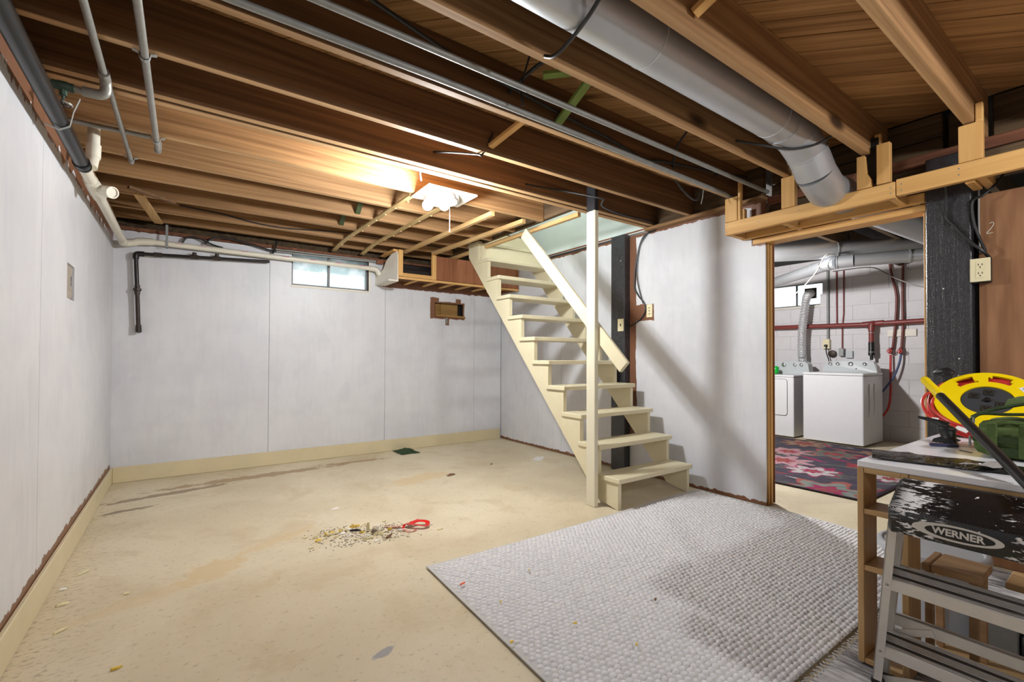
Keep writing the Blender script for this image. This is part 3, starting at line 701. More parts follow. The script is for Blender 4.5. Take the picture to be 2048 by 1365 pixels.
# ------------------------------------------------------------------ ducts
def bend(pts, rad, sub=8):
    """polyline with circular-ish rounded corners"""
    pts = [V(p) for p in pts]; out = [pts[0]]
    for i in range(1, len(pts)-1):
        a, b, c = pts[i-1], pts[i], pts[i+1]; r = min(rad, (a-b).length*0.48, (c-b).length*0.48)
        p0 = b+(a-b).normalized()*r; p1 = b+(c-b).normalized()*r
        for k in range(sub+1):
            t = k/sub; out.append(p0*(1-t)**2+b*2*t*(1-t)+p1*t*t)
    out.append(pts[-1]); return out
du = thing('round_duct', (2.0, -3.9, 2.2), 'large round galvanised duct running between the joists', 'duct')
DZ, DY, DR = 2.330, -3.895, 0.101
mb = MB(); mb.tube([(-0.1, DY, DZ), (3.12, DY, DZ)], DR, 36); mb.build('duct_run', m_duct, du, smooth=True)
pass
for x_ in (0.95, 1.993, 2.995): mb = MB(); mb.tube([(x_, DY, DZ), (x_+0.004, DY, DZ)], DR+0.002, 36); mb.build('seam_band', m_applgrey, du, smooth=True)
gore = [V((3.12, DY, DZ)), V((3.27, DY-0.003, DZ-0.02)), V((3.40, DY-0.006, DZ-0.085)), V((3.50, DY-0.01, DZ-0.18))]
for a, b in zip(gore[:-1], gore[1:]):
    mb = MB(); mb.tube([a, b], DR+0.001, 36); mb.tube([a, a+(b-a)*0.06], DR+0.005, 36); mb.build('elbow_gore', m_duct, du, smooth=True)
mb = MB(); mb.tube([gore[-1], (3.62, DY-0.02, 2.075), (3.8, DY-0.03, 2.075), (5.5, DY-0.1, 2.09)], DR, 36); mb.build('duct_run', m_duct, du, smooth=True)
d1 = thing('round_duct', (5.7, -3.3, 2.03), 'dark round duct crossing high in the laundry room', 'duct')
a, b = V((5.40, -2.285, 2.2)), V((6.92, -4.21, 2.2)); mb = MB(); mb.tube([a, b], 0.091, 32); mb.build('duct_run', m_duct, d1, smooth=True)
mb = MB(); p = a+(b-a)*0.42; mb.tube([p, p+(b-a)*0.004], 0.094, 32); mb.build('seam_bands', m_zinc, d1, smooth=True)
d2 = thing('round_duct', (6.3, -3.0, 1.95), 'grey round duct with an elbow above the washer', 'duct')
pth = [(7.3, -1.5, 2.055), (6.19, -2.83, 2.055), (6.03, -3.0, 2.055), (5.97, -3.13, 2.055), (6.0, -3.27, 2.055), (6.35, -4.05, 2.055)]
mb = MB(); mb.tube([pth[0], pth[1]], 0.062, 28); mb.build('duct_run', m_duct, d2, smooth=True)
for i in (1, 2, 3):
    mb = MB(); mb.tube([pth[i], pth[i+1]], 0.063, 28); q0, q1 = V(pth[i]), V(pth[i+1]); mb.tube([q0, q0+(q1-q0)*0.08], 0.066, 28); mb.build('elbow_gore', m_duct, d2, smooth=True)
mb = MB(); mb.tube([pth[4], pth[5]], 0.062, 28); mb.build('duct_run', m_duct, d2, smooth=True)
mb = MB(); q0, q1 = V(pth[4]), V(pth[5]); q = q0+(q1-q0)*0.5; mb.tube([q, q+(q1-q0)*0.015], 0.065, 28); mb.build('seam_bands', m_zinc, d2, smooth=True)

# ------------------------------------------------------------------ conduits and pipes under the ceiling
def pipe(nm, pts, r, mt, label, cat='pipe', group=None, n=12): m_ = MB(); m_.tube(pts, r, n); return m_.build(nm, mt, smooth=True, label=label, cat=cat, group=group)
pipe('conduit_pipe', [(-0.0, -3.315, 2.236), (1.4, -3.32, 2.236), (3.60, -3.29, 2.225), (3.80, -3.288, 2.2)], 0.0135, m_zinc, 'straight steel conduit hugging the joist, lower of the long pair', 'pipe')
pipe('conduit_pipe', [(-0.0, -3.462, 2.25), (1.46, -3.458, 2.25), (3.88, -3.45, 2.25)], 0.0135, m_zinc, 'straight steel conduit with paint drips, upper of the long pair', 'pipe')
def strap(parent, c, r, ax='x', wd=0.02):
    m_ = MB(); c = V(c)
    pts = [c+V((-r*2.6, 0, r+0.004)), c+V((-r*1.25, 0, r*0.9)), c+V((-r*1.1, 0, 0)), c+V((-r*0.75, 0, -r*0.8)), c+V((0, 0, -r*1.12)), c+V((r*0.75, 0, -r*0.8)), c+V((r*1.1, 0, 0)), c+V((r*1.25, 0, r*0.9)), c+V((r*2.6, 0, r+0.004))]
    m_.sheet([[p+V((0, -wd/2, 0)) for p in pts], [p+V((0, wd/2, 0)) for p in pts]], 0.0015); m_.build('pipe_strap', m_zinc, parent)
p1 = thing('water_pipe', (0.22, -3.0, 2.1), 'galvanised water pipe with elbow and green valve at the left wall', 'pipe')
mb = MB(); mb.tube([(0.222, -4.7, 2.205), (0.219, -2.6, 2.205)], 0.0125, 14); mb.build('pipe_run', m_zincpipe, p1, smooth=True)
mb = MB(); mb.tube(bend([(0.219, -2.62, 2.205), (0.219, -2.55, 2.205), (0.219, -2.535, 2.145), (0.145, -2.53, 2.145)], 0.03, 5), 0.0195, 14); mb.build('elbow', m_zincpipe, p1, smooth=True)
mb = MB(); mb.tube([(0.16, -2.53, 2.145), (0.115, -2.53, 2.145)], 0.0125, 12); mb.build('pipe_run', m_zincpipe, p1, smooth=True)
vv = MB(); vv.tube([(0.12, -2.53, 2.145), (0.105, -2.53, 2.145), (0.1, -2.53, 2.145), (0.075, -2.53, 2.145), (0.07, -2.53, 2.145), (0.055, -2.53, 2.145)], [0.018, 0.018, 0.02, 0.02, 0.018, 0.018], 12); vv.tube([(0.088, -2.53, 2.145), (0.088, -2.53, 2.108)], 0.013, 8); vo = vv.build('valve', m_brass, p1, smooth=True)
vv = MB(); vv.tube([(0.088, -2.53, 2.11), (0.088, -2.53, 2.075)], 0.005, 8); vv.build('stem', m_brass, vo, smooth=True)
vv = MB(); vv.tube([V((0.088+0.027*math.cos(i*math.pi/8), -2.53+0.027*math.sin(i*math.pi/8), 2.075)) for i in range(16)], 0.005, 8, closed=True)
for i in range(4): vv.tube([(0.088, -2.53, 2.075), (0.088+0.026*math.cos(i*math.pi/2), -2.53+0.026*math.sin(i*math.pi/2), 2.075)], 0.004, 6)
vv.build('handwheel', m_chrome, vo, smooth=True)
mb = MB(); mb.tube([(0.06, -2.53, 2.145), (-0.03, -2.53, 2.15)], 0.0125, 12); mb.build('pipe_run', m_brass, p1, smooth=True)
p2 = thing('water_pipe', (0.226, -2.0, 2.18), 'short galvanised pipe ending in a strap left of the longer one', 'pipe')
mb = MB(); mb.tube([(0.222, -2.53, 2.212), (0.229, -1.54, 2.212)], 0.0115, 14); mb.build('pipe_run', m_zincpipe, p2, smooth=True); strap(p2, (0.229, -1.585, 2.212), 0.0125)
p3 = thing('water_pipe', (0.36, -3.0, 2.18), 'long straight galvanised pipe with two straps, right of the pair', 'pipe')
mb = MB(); mb.tube([(0.358, -4.7, 2.208), (0.364, -1.85, 2.208)], 0.0135, 14); mb.build('pipe_run', m_zincpipe, p3, smooth=True); strap(p3, (0.361, -2.83, 2.208), 0.0145); strap(p3, (0.363, -1.99, 2.208), 0.0145)
mb = MB(); mb.tube(bend([(0.364, -1.86, 2.208), (0.364, -1.835, 2.208), (0.364, -1.83, 2.26)], 0.02, 4), 0.017, 12); mb.build('elbow', m_zincpipe, p3, smooth=True)
pipe('water_pipe', [(0.02, -1.995, 2.213), (0.342, -2.012, 2.213)], 0.012, m_zincpipe, 'grey pipe crossing under a joist toward the left wall')

# drain: black plastic then white plastic
dr = thing('drain_pipe', (0.07, -2.0, 1.95), 'black drain pipe joined to white drain pipe along the left wall', 'pipe')
DX, DZZ = 0.074, 2.012
mb = MB(); mb.tube([(DX, -4.8, DZZ+0.02), (DX, -1.99, DZZ)], 0.0295, 24); mb.build('black_pipe', m_abs, dr, smooth=True)
mb = MB(); mb.tube([(DX, -2.03, DZZ), (DX, -1.955, DZZ)], 0.033, 24); mb.tube([(DX, -2.02, DZZ), (DX, -2.013, DZZ)], 0.0345, 24); mb.tube([(DX, -1.975, DZZ), (DX, -1.968, DZZ)], 0.0345, 24); mb.build('coupling', m_abs, dr, smooth=True)
mb = MB(); mb.tube([(DX, -1.965, DZZ), (DX, -0.16, 2.0)], 0.0265, 24); mb.build('white_pipe', m_pvc, dr, smooth=True)
mb = MB(); mb.tube([(DX, -1.74, 2.01), (DX, -1.66, 2.01), (DX, -1.655, 2.01), (DX, -1.5, 2.009), (DX, -1.495, 2.009), (DX, -1.42, 2.008)], [0.032, 0.032, 0.035, 0.035, 0.032, 0.032], 24)
mb.tube([(DX, -1.60, 2.008), (DX+0.08, -1.69, 1.975)], 0.029, 20); wy = mb.build('wye', m_pvc, dr, smooth=True)
mb = MB(); d = V((0.08, -0.09, -0.033)).normalized(); c = V((DX+0.08, -1.69, 1.975)); mb.lathe([(0.029, -0.03), (0.033, -0.03), (0.033, 0.012), (0.027, 0.012), (0.026, 0.004), (0.0, 0.004)], c, d, 20); mb.build('cleanout', m_pvc, wy, smooth=True)
mb = MB(); mb.tube([(0.095, -1.90, 2.03), (0.10, -1.87, 2.1), (0.10, -1.865, 2.42)], 0.026, 20); mb.tube([(0.099, -1.872, 2.09), (0.10, -1.866, 2.16)], 0.031, 20); mb.build('riser', m_pvc, dr, smooth=True)
mb = MB(); mb.tube(bend([(DX, -0.18, 2.0), (DX, -0.07, 2.0), (0.21, -0.07, 2.04)], 0.06, 6), 0.0305, 22); mb.tube([(0.15, -0.07, 2.03), (0.27, -0.07, 2.042)], 0.031, 22); mb.build('elbow', m_pvc, dr, smooth=True)
mb = MB(); mb.tube([(0.26, -0.07, 2.041), (2.19, -0.07, 2.03)], 0.024, 22); mb.build('white_pipe', m_pvc, dr, smooth=True)
mb = MB(); mb.tube(bend([(2.14, -0.07, 2.031), (2.215, -0.075, 2.03), (2.245, -0.08, 1.965)], 0.05, 6), 0.029, 20); mb.build('elbow', m_pvc, dr, smooth=True)
mb = MB()
for x in (0.45, 0.62, 0.95, 1.3, 1.55, 1.8, 2.05): mb.obox((x, -0.092, 2.046), ((1, 0, 0), (0, 1, 0.8), (0, -0.8, 1)), (0.03, 0.0012, 0.0025))
mb.build('print_marks', m_pvcred, dr, kind='stuff')
def ptape(parent, pts, wd=0.016):
    m_ = MB(); m_.sheet([[V(p)+V((0, -wd/2, 0)) for p in pts], [V(p)+V((0, wd/2, 0)) for p in pts]], 0.0012); return m_.build('perforated_strap', m_zinc, parent)
ptape(dr, [(0.0, -2.50, 2.03), (0.03, -2.5, 1.99), (DX, -2.5, 1.978), (0.105, -2.5, 2.0), (0.115, -2.5, 2.06), (0.135, -2.505, 2.12)])
m_ = MB(); m_.box(0.352, 0.37, -0.098, -0.0965, 2.0, 2.2); m_.box(0.352, 0.37, -0.098, -0.04, 2.003, 2.006); m_.build('perforated_strap', m_zinc, dr)
# black iron gas pipe on the back wall
gp = thing('gas_pipe', (0.16, -0.06, 1.26), 'black iron gas pipe with rusty union hanging on the back wall', 'pipe')
mb = MB(); mb.tube([(0.153, -0.06, 1.90), (0.163, -0.06, 1.66)], 0.0155, 14); mb.build('pipe_run', m_ironblk, gp, smooth=True)
mb = MB(); mb.lathe([(0.019, 0), (0.019, 0.025), (0.028, 0.028), (0.028, 0.05), (0.019, 0.053), (0.019, 0.08)], (0.166, -0.06, 1.585), (-0.02, 0, 1), 8); mb.build('union', m_iron, gp, smooth=True)
mb = MB(); mb.tube([(0.165, -0.06, 1.60), (0.176, -0.06, 1.3)], 0.0155, 14); mb.build('pipe_run', m_iron, gp, smooth=True)
mb = MB(); mb.tube([(0.176, -0.06, 1.325), (0.177, -0.06, 1.265)], [0.02, 0.021], 12); mb.tube([(0.177, -0.06, 1.285), (0.177, 0.02, 1.275)], 0.018, 10); mb.build('end_tee', m_iron, gp, smooth=True)
mb = MB(); mb.tube(bend([(0.153, -0.06, 1.885), (0.152, -0.06, 1.93), (0.21, -0.06, 1.932)], 0.035, 6), 0.0215, 14); mb.build('elbow', m_ironblk, gp, smooth=True)
mb = MB(); mb.tube([(0.2, -0.06, 1.932), (1.16, -0.06, 1.985)], 0.0145, 12); mb.build('pipe_run', m_ironblk, gp, smooth=True)
for x in (0.30, 0.56, 0.73):
    z = 1.932+(x-0.2)*0.055; mb = MB(); mb.tube([(x-0.03, -0.06, z), (x+0.03, -0.06, z+0.002)], 0.019, 12)
    if x > 0.4: mb.tube([(x, -0.06, z), (x, -0.06, z+0.04)], 0.017, 10)
    mb.build('fitting', m_iron, gp, smooth=True)
for (z, y) in ((2.098, -0.03), (2.075, -0.028)):
    pass
pipe('copper_line', [(1.2, -0.03, 2.098), (2.22, -0.03, 2.115)], 0.008, m_greywire, 'thin grey line along the top of the back window', 'pipe')
pipe('copper_line', [(1.2, -0.035, 2.118), (2.22, -0.035, 2.128)], 0.007, m_zinc, 'thin metal line above the grey one by the back window', 'pipe')
def cable(pts, r, label, mt=None, sub=6): m_ = MB(); m_.tube(smoothpath(pts, sub), r, 8); return m_.build('cable', mt or m_wire, smooth=True, label=label, cat='cable')
cable([(0.47, -0.045, 2.07), (0.50, -0.05, 2.118), (0.57, -0.05, 2.133), (0.69, -0.055, 2.085), (0.775, -0.06, 2.065)], 0.0085, 'short black hose loop over the white pipe, nearer the corner')
cable([(0.635, -0.045, 2.08), (0.69, -0.05, 2.139), (0.79, -0.05, 2.161), (0.95, -0.05, 2.143), (1.16, -0.045, 2.10), (1.22, -0.04, 2.099)], 0.0085, 'longer black hose arching above the white pipe on back wall')
cable([(1.19, -0.05, 2.07), (1.21, -0.055, 2.13), (1.225, -0.05, 2.2)], 0.009, 'short black strap hanging beside the hose end at back wall')
cable([(0.3, -3.62, 2.38), (0.75, -3.50, 2.365), (1.1, -3.42, 2.35), (1.4, -3.365, 2.33), (1.65, -3.335, 2.325), (2.09, -3.30, 2.31), (2.42, -3.292, 2.29), (2.72, -3.29, 2.252), (2.96, -3.29, 2.29), (3.52, -3.30, 2.35), (3.86, -3.31, 2.40)], 0.0085, 'long thick black cable stapled along the joist above conduits')
cable([(1.79, -3.65, 2.37), (1.765, -3.45, 2.36), (1.752, -3.277, 2.33)], 0.009, 'short black cable crossing one joist bay diagonally')
cable([(1.742, -3.46, 2.425), (1.737, -3.4, 2.30), (1.735, -3.41, 2.20)], 0.0045, 'thin black wire hanging between joists beside green brace')
cable([(2.93, -3.45, 2.42), (2.93, -3.37, 2.34), (3.05, -3.26, 2.27), (3.15, -3.215, 2.235), (3.29, -3.2, 2.18), (3.40, -3.2, 2.165), (3.445, -3.205, 2.24), (3.46, -3.23, 2.30), (3.56, -3.32, 2.37)], 0.0065, 'black cable drooping in a loop under the conduits')
cable([(3.52, -3.265, 2.33), (3.50, -3.2, 2.28), (3.48, -3.195, 2.2), (3.455, -3.2, 2.15)], 0.0035, 'thin pale wire with bare ends hanging beside the cable loop', m_greywire)
cable([(1.63, -3.695, 2.235), (1.635, -3.75, 2.21), (1.63, -3.85, 2.218), (1.605, -3.97, 2.226), (1.58, -4.075, 2.25)], 0.0075, 'black cable strapped across the large duct')
cable([(3.0, -3.70, 2.28), (3.08, -3.81, 2.235), (3.2, -3.9, 2.212), (3.28, -4.0, 2.225), (3.31, -4.074, 2.26)], 0.0065, 'dark cable passing under the duct near its elbow')
cable([(1.93, -2.86, 2.35), (1.88, -2.83, 2.228), (1.86, -2.80, 2.232), (1.80, -2.6, 2.30), (1.74, -2.482, 2.33)], 0.006, 'black cable sagging between joists in front of the lamp')
cable([(1.715, -2.37, 2.33), (1.70, -2.365, 2.25), (1.72, -2.34, 2.19)], 0.007, 'short pale cable end hanging left of the ceiling lamp', m_greywire)
cable([(2.45, -2.485, 2.285), (2.75, -2.50, 2.30), (2.90, -2.76, 2.20), (2.95, -2.74, 2.2), (3.10, -2.6, 2.22), (3.45, -2.49, 2.25), (3.86, -2.485, 2.255), (3.90, -2.47, 2.2)], 0.0065, 'black cable wrapping past the black top of the slim post')
cable([(3.905, -2.46, 2.20), (3.905, -2.33, 2.165), (3.905, -2.255, 1.97), (3.905, -2.232, 1.74), (3.905, -2.272, 1.645), (3.905, -2.345, 1.56), (3.905, -2.357, 1.49), (3.905, -2.30, 1.415), (3.90, -2.19, 1.36)], 0.0065, 'black cable running down beside black stair post to the outlet')
cable([(3.90, -2.40, 2.20), (3.9, -2.30, 2.1), (3.9, -2.265, 1.9), (3.9, -2.275, 1.75), (3.905, -2.33, 1.56)], 0.0045, 'thin black cable beside the thicker one by the stair post')
cable([(3.72, -4.40, 2.03), (3.80, -4.41, 1.985), (3.842, -4.405, 1.89), (3.842, -4.404, 1.826), (3.842, -4.43, 1.78), (3.842, -4.457, 1.734), (3.842, -4.503, 1.666), (3.85, -4.54, 1.62), (3.89, -4.56, 1.585)], 0.0075, 'thick black cable curving down the front of the doorway post')
cable([(3.95, -4.60, 2.02), (3.88, -4.59, 1.965), (3.845, -4.545, 1.908), (3.845, -4.506, 1.885), (3.85, -4.507, 1.79), (3.86, -4.523, 1.706), (3.89, -4.545, 1.62)], 0.0065, 'black cable coming from the wall gap above the plywood')
cable([(3.90, -4.52, 1.97), (3.9, -4.518, 1.8), (3.9, -4.522, 1.62)], 0.004, 'thin tan wire in the gap between post and plywood', m_greywire)
cable([(3.60, -0.4, 2.27), (2.0, -0.40, 2.30), (1.2, -0.385, 2.25), (0.75, -0.382, 2.29), (0.45, -0.382, 2.31)], 0.006, 'black cable stapled along a joist near the back wall')

# ------------------------------------------------------------------ pine framed box chase at the back wall
bxk = thing('box_chase', (3.05, -0.2, 1.88), 'boxed chase of brown panels and pine frame on the back wall', 'box')
def bp(nm, mt, *a, b=0.002): m_ = MB(); m_.box(*a, b); return m_.build(nm, mt, bxk)
YB = -0.40
bp('frame_post', m_pine_z, 2.333, 2.386, YB, YB+0.03, 1.925, 2.205); bp('frame_post', m_pine_z, 2.724, 2.776, YB, YB+0.03, 1.92, 2.195)
bp('frame_rail', m_pine_x, 2.387, 2.723, YB+0.002, YB+0.03, 1.922, 1.962)
for a, b in ((2.778, 2.945), (2.947, 3.045), (3.047, 3.26), (3.262, 3.49), (3.492, 3.72), (3.722, 3.90)): bp('brown_panel', m_brownpanel, a, b, YB+0.012, YB+0.018, 1.925, 2.19, b=0)
bp('bottom_rail', m_pine_x, 2.335, 3.90, YB-0.012, YB+0.012, 1.893, 1.916)
for x in (2.55, 2.78, 3.0, 3.22, 3.45, 3.68): bp('slat', m_pine_y, x, x+0.035, YB+0.013, -0.002, 1.896, 1.912)
bp('end_trim', m_brownpanel, 3.885, 3.905, YB-0.005, -0.002, 1.9, 2.19)
mb = MB(); mb.prism([(-0.002, 1.865), (-0.395, 1.872), (-0.398, 2.15), (-0.38, 2.185), (-0.29, 2.168), (-0.2, 2.11), (-0.15, 2.03), (-0.11, 2.0), (-0.002, 2.0)], 'x', 2.222, 2.234); mb.v = [(x-0.26*y, y, z) for x, y, z in mb.v]; mb.build('white_end_board', m_whitepaint, bxk)
bp('white_back_board', m_whitepaint, 2.222, 2.262, -0.02, -0.003, 1.865, 2.03); bp('white_ledge', m_whitepaint, 2.225, 2.335, -0.40, -0.004, 1.862, 1.88); bp('white_block', m_brownpanel, 2.222, 2.292, -0.06, -0.03, 2.095, 2.135)
bp('top_board', m_pine_y, 2.28, 2.33, -0.39, -0.004, 2.185, 2.205)
for a_ in ((-0.33, -0.3, 1.97, 2.02), (-0.2, -0.15, 2.04, 2.1)): mb = MB(); mb.box(2.39, 3.88, *a_, 0.01); mb.build('inner_pipe', m_ironblk, bxk)

# wall niche inner board and ledge
ni = thing('wall_niche', (3.145, 0.05, 1.55), 'recess cut in the back wall with brown ledge and inner board', 'recess')
m_nb = wood('niche_board', S(132, 98, 52), S(168, 130, 76), 0, 0.1, 20, 0.7, False)
mb = MB(); mb.box(2.985, 3.05, 0.06, 0.075, 1.575, 1.722); mb.build('inner_board', m_nb, ni); mb = MB(); mb.box(3.053, 3.29, 0.055, 0.075, 1.575, 1.722); mb.build('inner_board', m_nb, ni)
mb = MB(); mb.prism([(2.95, 1.556), (3.36, 1.55), (3.35, 1.572), (2.955, 1.578)], 'y', -0.03, 0.07); mb.build('ledge', m_nb, ni)
mb = MB(); mb.box(3.1, 3.12, -0.006, -0.001, 1.475, 1.55); mb.build('metal_tab', m_zinc, ni)

# ------------------------------------------------------------------ switch plates
def plate(nm, y, z, x, label, kind, hw=0.035, hh=0.058):
    t_ = thing(nm, (x, y, z-hh), label, kind); m_ = MB(); m_.box(x-0.006, x, y-hw, y+hw, z-hh, z+hh, 0.002); m_.build('plate', m_ivory, t_); return t_
t_ = plate('light_switch', -2.128, 1.372, 3.839, 'ivory light switch on the black stair post', 'light switch')
mb = MB(); mb.box(3.83, 3.834, -2.133, -2.123, 1.36, 1.385); mb.build('toggle', m_slot, t_)
t_ = plate('wall_outlet', -2.398, 1.488, XW-0.001, 'ivory wall plate with three small slots beside the black stair post', 'outlet', 0.032, 0.058)
mb = MB()
for z in (1.462, 1.488, 1.514): mb.box(XW-0.0085, XW-0.0065, -2.403, -2.393, z-0.004, z+0.004)
mb.build('slots', m_slot, t_)
t_ = plate('wall_outlet', -4.53, 1.524, 3.853, 'ivory duplex outlet at the top right beside plywood', 'outlet', 0.038, 0.06)
for z in (1.502, 1.546):
    mb = MB(); mb.box(3.8452, 3.847, -4.546, -4.514, z-0.019, z+0.019, 0.0008); oo = mb.build('receptacle', m_ivory, t_)
    mb = MB()
    for y in (-4.538, -4.524): mb.box(3.8443, 3.8451, y-0.0015, y+0.0015, z+0.001, z+0.01)
    mb.box(3.8443, 3.8451, -4.533, -4.528, z-0.011, z-0.005); mb.build('slots', m_slot, oo)
mb = MB(); mb.box(3.853, 3.905, -4.565, -4.5, 1.46, 1.585); mb.build('back_box', m_slot, t_)

# ------------------------------------------------------------------ laundry room
def rrect(y0, y1, z0, z1, r, n=5):
    out = []
    for (cy, cz, a0) in ((y1-r, z1-r, 0), (y0+r, z1-r, 90), (y0+r, z0+r, 180), (y1-r, z0+r, 270)):
        for k in range(n+1): a = R(a0+90*k/n); out.append((cy+r*math.cos(a), cz+r*math.sin(a)))
    return out
wa = thing('washing_machine', (7.43, -2.66, 0), 'white top-loading washing machine with grey console and four knobs', 'washing machine')
mb = MB(); mb.box(7.106, 7.758, -2.993, -2.333, 0.018, 0.853, 0.008); mb.build('cabinet', m_appl, wa)
mb = MB(); mb.box(7.104, 7.758, -2.995, -2.331, 0.857, 0.888, 0.008); mb.build('lid', m_appl, wa)
pr = [(-2.372, 0.889), (-2.385, 0.99), (-2.41, 1.025), (-2.6, 1.038), (-2.86, 1.038), (-2.93, 1.028), (-2.965, 0.985), (-2.985, 0.889)]
mb = MB(); n = len(pr); v = [(7.60, a, b) for a, b in pr]+[(7.70, a, b) for a, b in pr]+[(7.757, a, max(0.889, b-0.02)) for a, b in pr]
v = [(x+ (0.045 if (z > 0.95 and i < n) else 0), y, z) for i, (x, y, z) in enumerate(v)]
mb.add(v, [tuple(range(n)), tuple(range(2*n, 3*n))[::-1]]+[(j*n+i, (j+1)*n+i, (j+1)*n+(i+1) % n, j*n+(i+1) % n) for j in range(2) for i in range(n)]); mb.build('console', m_applgrey, wa)
for y in (-2.456, -2.544, -2.692, -2.845):
    mb = MB(); r = 0.03 if y == -2.692 else 0.023; mb.lathe([(r, 0), (r*0.92, 0.022), (r*0.7, 0.026), (0, 0.026)], (7.638, y, 0.992), (-1, 0, 0.25), 16); mb.build('knob', m_chrome, wa, smooth=True)
mb = MB(); mb.lathe([(0.008, 0), (0.008, 0.004)], (7.62, -2.755, 0.935), (-1, 0, 0.3), 10); mb.build('button', m_slot, wa)
for x0 in (7.27, 7.44):
    mb = MB(); mb.tube(smoothpath([(x0, -2.993, 0.35), (x0+0.02, -2.996, 0.5), (x0+0.01, -2.996, 0.7), (x0+0.03, -2.993, 0.76)]), [0.004+0.006*math.sin(math.pi*i/18) for i in range(19)], 8); mb.build('side_rib', m_appl, wa, smooth=True)
dy = thing('dryer', (7.43, -1.88, 0), 'white clothes dryer left of the washer, partly behind the wall', 'dryer')
mb = MB(); mb.box(7.11, 7.758, -2.218, -1.55, 0.018, 0.81, 0.008); mb.build('cabinet', m_appl, dy)
mb = MB(); mb.box(7.108, 7.758, -2.22, -1.548, 0.813, 0.842, 0.008); mb.build('top', m_appl, dy)
mb = MB(); mb.prism(rrect(-2.137, -1.63, 0.30, 0.785, 0.035), 'x', 7.102, 7.1095); mb.build('door', m_appl, dy)
mb = MB(); mb.tube([(7.1035, a, b) for a, b in rrect(-2.139, -1.628, 0.298, 0.787, 0.036)], 0.0025, 6, closed=True); mb.build('door_seam', m_slot, dy)
mb = MB(); mb.prism([(-2.205, 0.843), (-2.185, 0.985), (-2.14, 1.025), (-1.62, 1.025), (-1.56, 0.843)], 'x', 7.625, 7.757); mb.build('console', m_applgrey, dy)
for y in (-1.868, -2.017, -2.102):
    mb = MB(); r = 0.03 if y > -1.9 else 0.022; mb.lathe([(r, 0), (r*0.92, 0.022), (r*0.7, 0.026), (0, 0.026)], (7.624, y, 0.975), (-1, 0, 0.1), 16); mb.build('knob', m_chrome, dy, smooth=True)
bt = thing('detergent_bottle', (7.45, -1.79, 0.842), 'bright green detergent bottle on top of the dryer', 'bottle')
mb = MB(); mb.box(7.41, 7.50, -1.865, -1.73, 0.843, 0.955, 0.02); mb.build('body', m_greenbottle, bt, smooth=60)
mb = MB(); mb.lathe([(0.02, 0), (0.02, 0.05), (0.016, 0.055), (0, 0.055)], (7.455, -1.76, 0.955), n=14); mb.build('cap', m_orange, bt, smooth=True)
# dryer vent hose
hs = smoothpath([(7.97, -2.085, 2.02), (7.88, -2.09, 2.0), (7.81, -2.085, 1.9), (7.795, -2.06, 1.65), (7.80, -2.035, 1.4), (7.805, -2.03, 1.15), (7.828, -2.03, 1.02), (7.83, -2.03, 0.5)], 14)
mb = MB(); mb.tube(hs, [0.052+0.006*(1 if (i % 2) else -1) for i in range(len(hs))], 16, caps=False); mb.build('vent_hose', m_foil, smooth=20, label='crinkled silver dryer vent hose rising to the window', cat='hose')
vp = thing('vent_plate', (LX-0.004, -2.077, 1.945), 'grey square vent plate set in the laundry window', 'vent')
mb = MB(); mb.box(LX-0.008, LX-0.0015, -2.157, -1.997, 1.945, 2.1, 0.001); mb.build('plate', m_iron, vp)
# red drain line
rp = thing('drain_pipe', (7.9, -2.5, 1.5), 'red painted horizontal drain pipe across the laundry wall', 'pipe')
mb = MB(); mb.tube([(7.9, -1.2, 1.545), (7.9, -2.76, 1.522)], 0.031, 18); mb.build('pipe_run', m_redpaint, rp, smooth=True)
mb = MB(); mb.tube([(7.9, -2.95, 1.53), (7.9, -3.9, 1.545)], 0.031, 18); mb.build('pipe_run', m_redpaint, rp, smooth=True)
mb = MB(); mb.tube([(7.9, -2.74, 1.522), (7.9, -2.97, 1.535)], 0.037, 18); mb.tube(bend([(7.9, -2.88, 1.53), (7.88, -2.845, 1.535), (7.875, -2.843, 1.43)], 0.03, 5), 0.036, 16); mb.build('tee', m_redpaint, rp, smooth=True)
mb = MB(); mb.tube([(7.875, -2.843, 1.44), (7.875, -2.843, 1.28)], 0.03, 16); mb.build('drop', m_redpaint, rp, smooth=True)
mb = MB(); mb.tube([(7.875, -2.843, 1.285), (7.875, -2.843, 1.17), (7.875, -2.843, 1.165), (7.875, -2.843, 1.11), (7.875, -2.843, 1.105), (7.875, -2.843, 1.05)], [0.034, 0.034, 0.036, 0.036, 0.018, 0.018], 16); mb.build('rubber_coupling', m_blackpl, rp, smooth=True)
mb = MB(); mb.tube([(7.875, -2.843, 1.415), (7.875, -2.843, 1.405)], 0.033, 16); mb.tube([(7.875, -2.843, 1.16), (7.875, -2.843, 1.15)], 0.0385, 16); mb.build('clamps', m_zinc, rp, smooth=True)
m_sup = plain('red_and_green_pipe', S(120, 62, 56), 0.4, 0, 0.2)
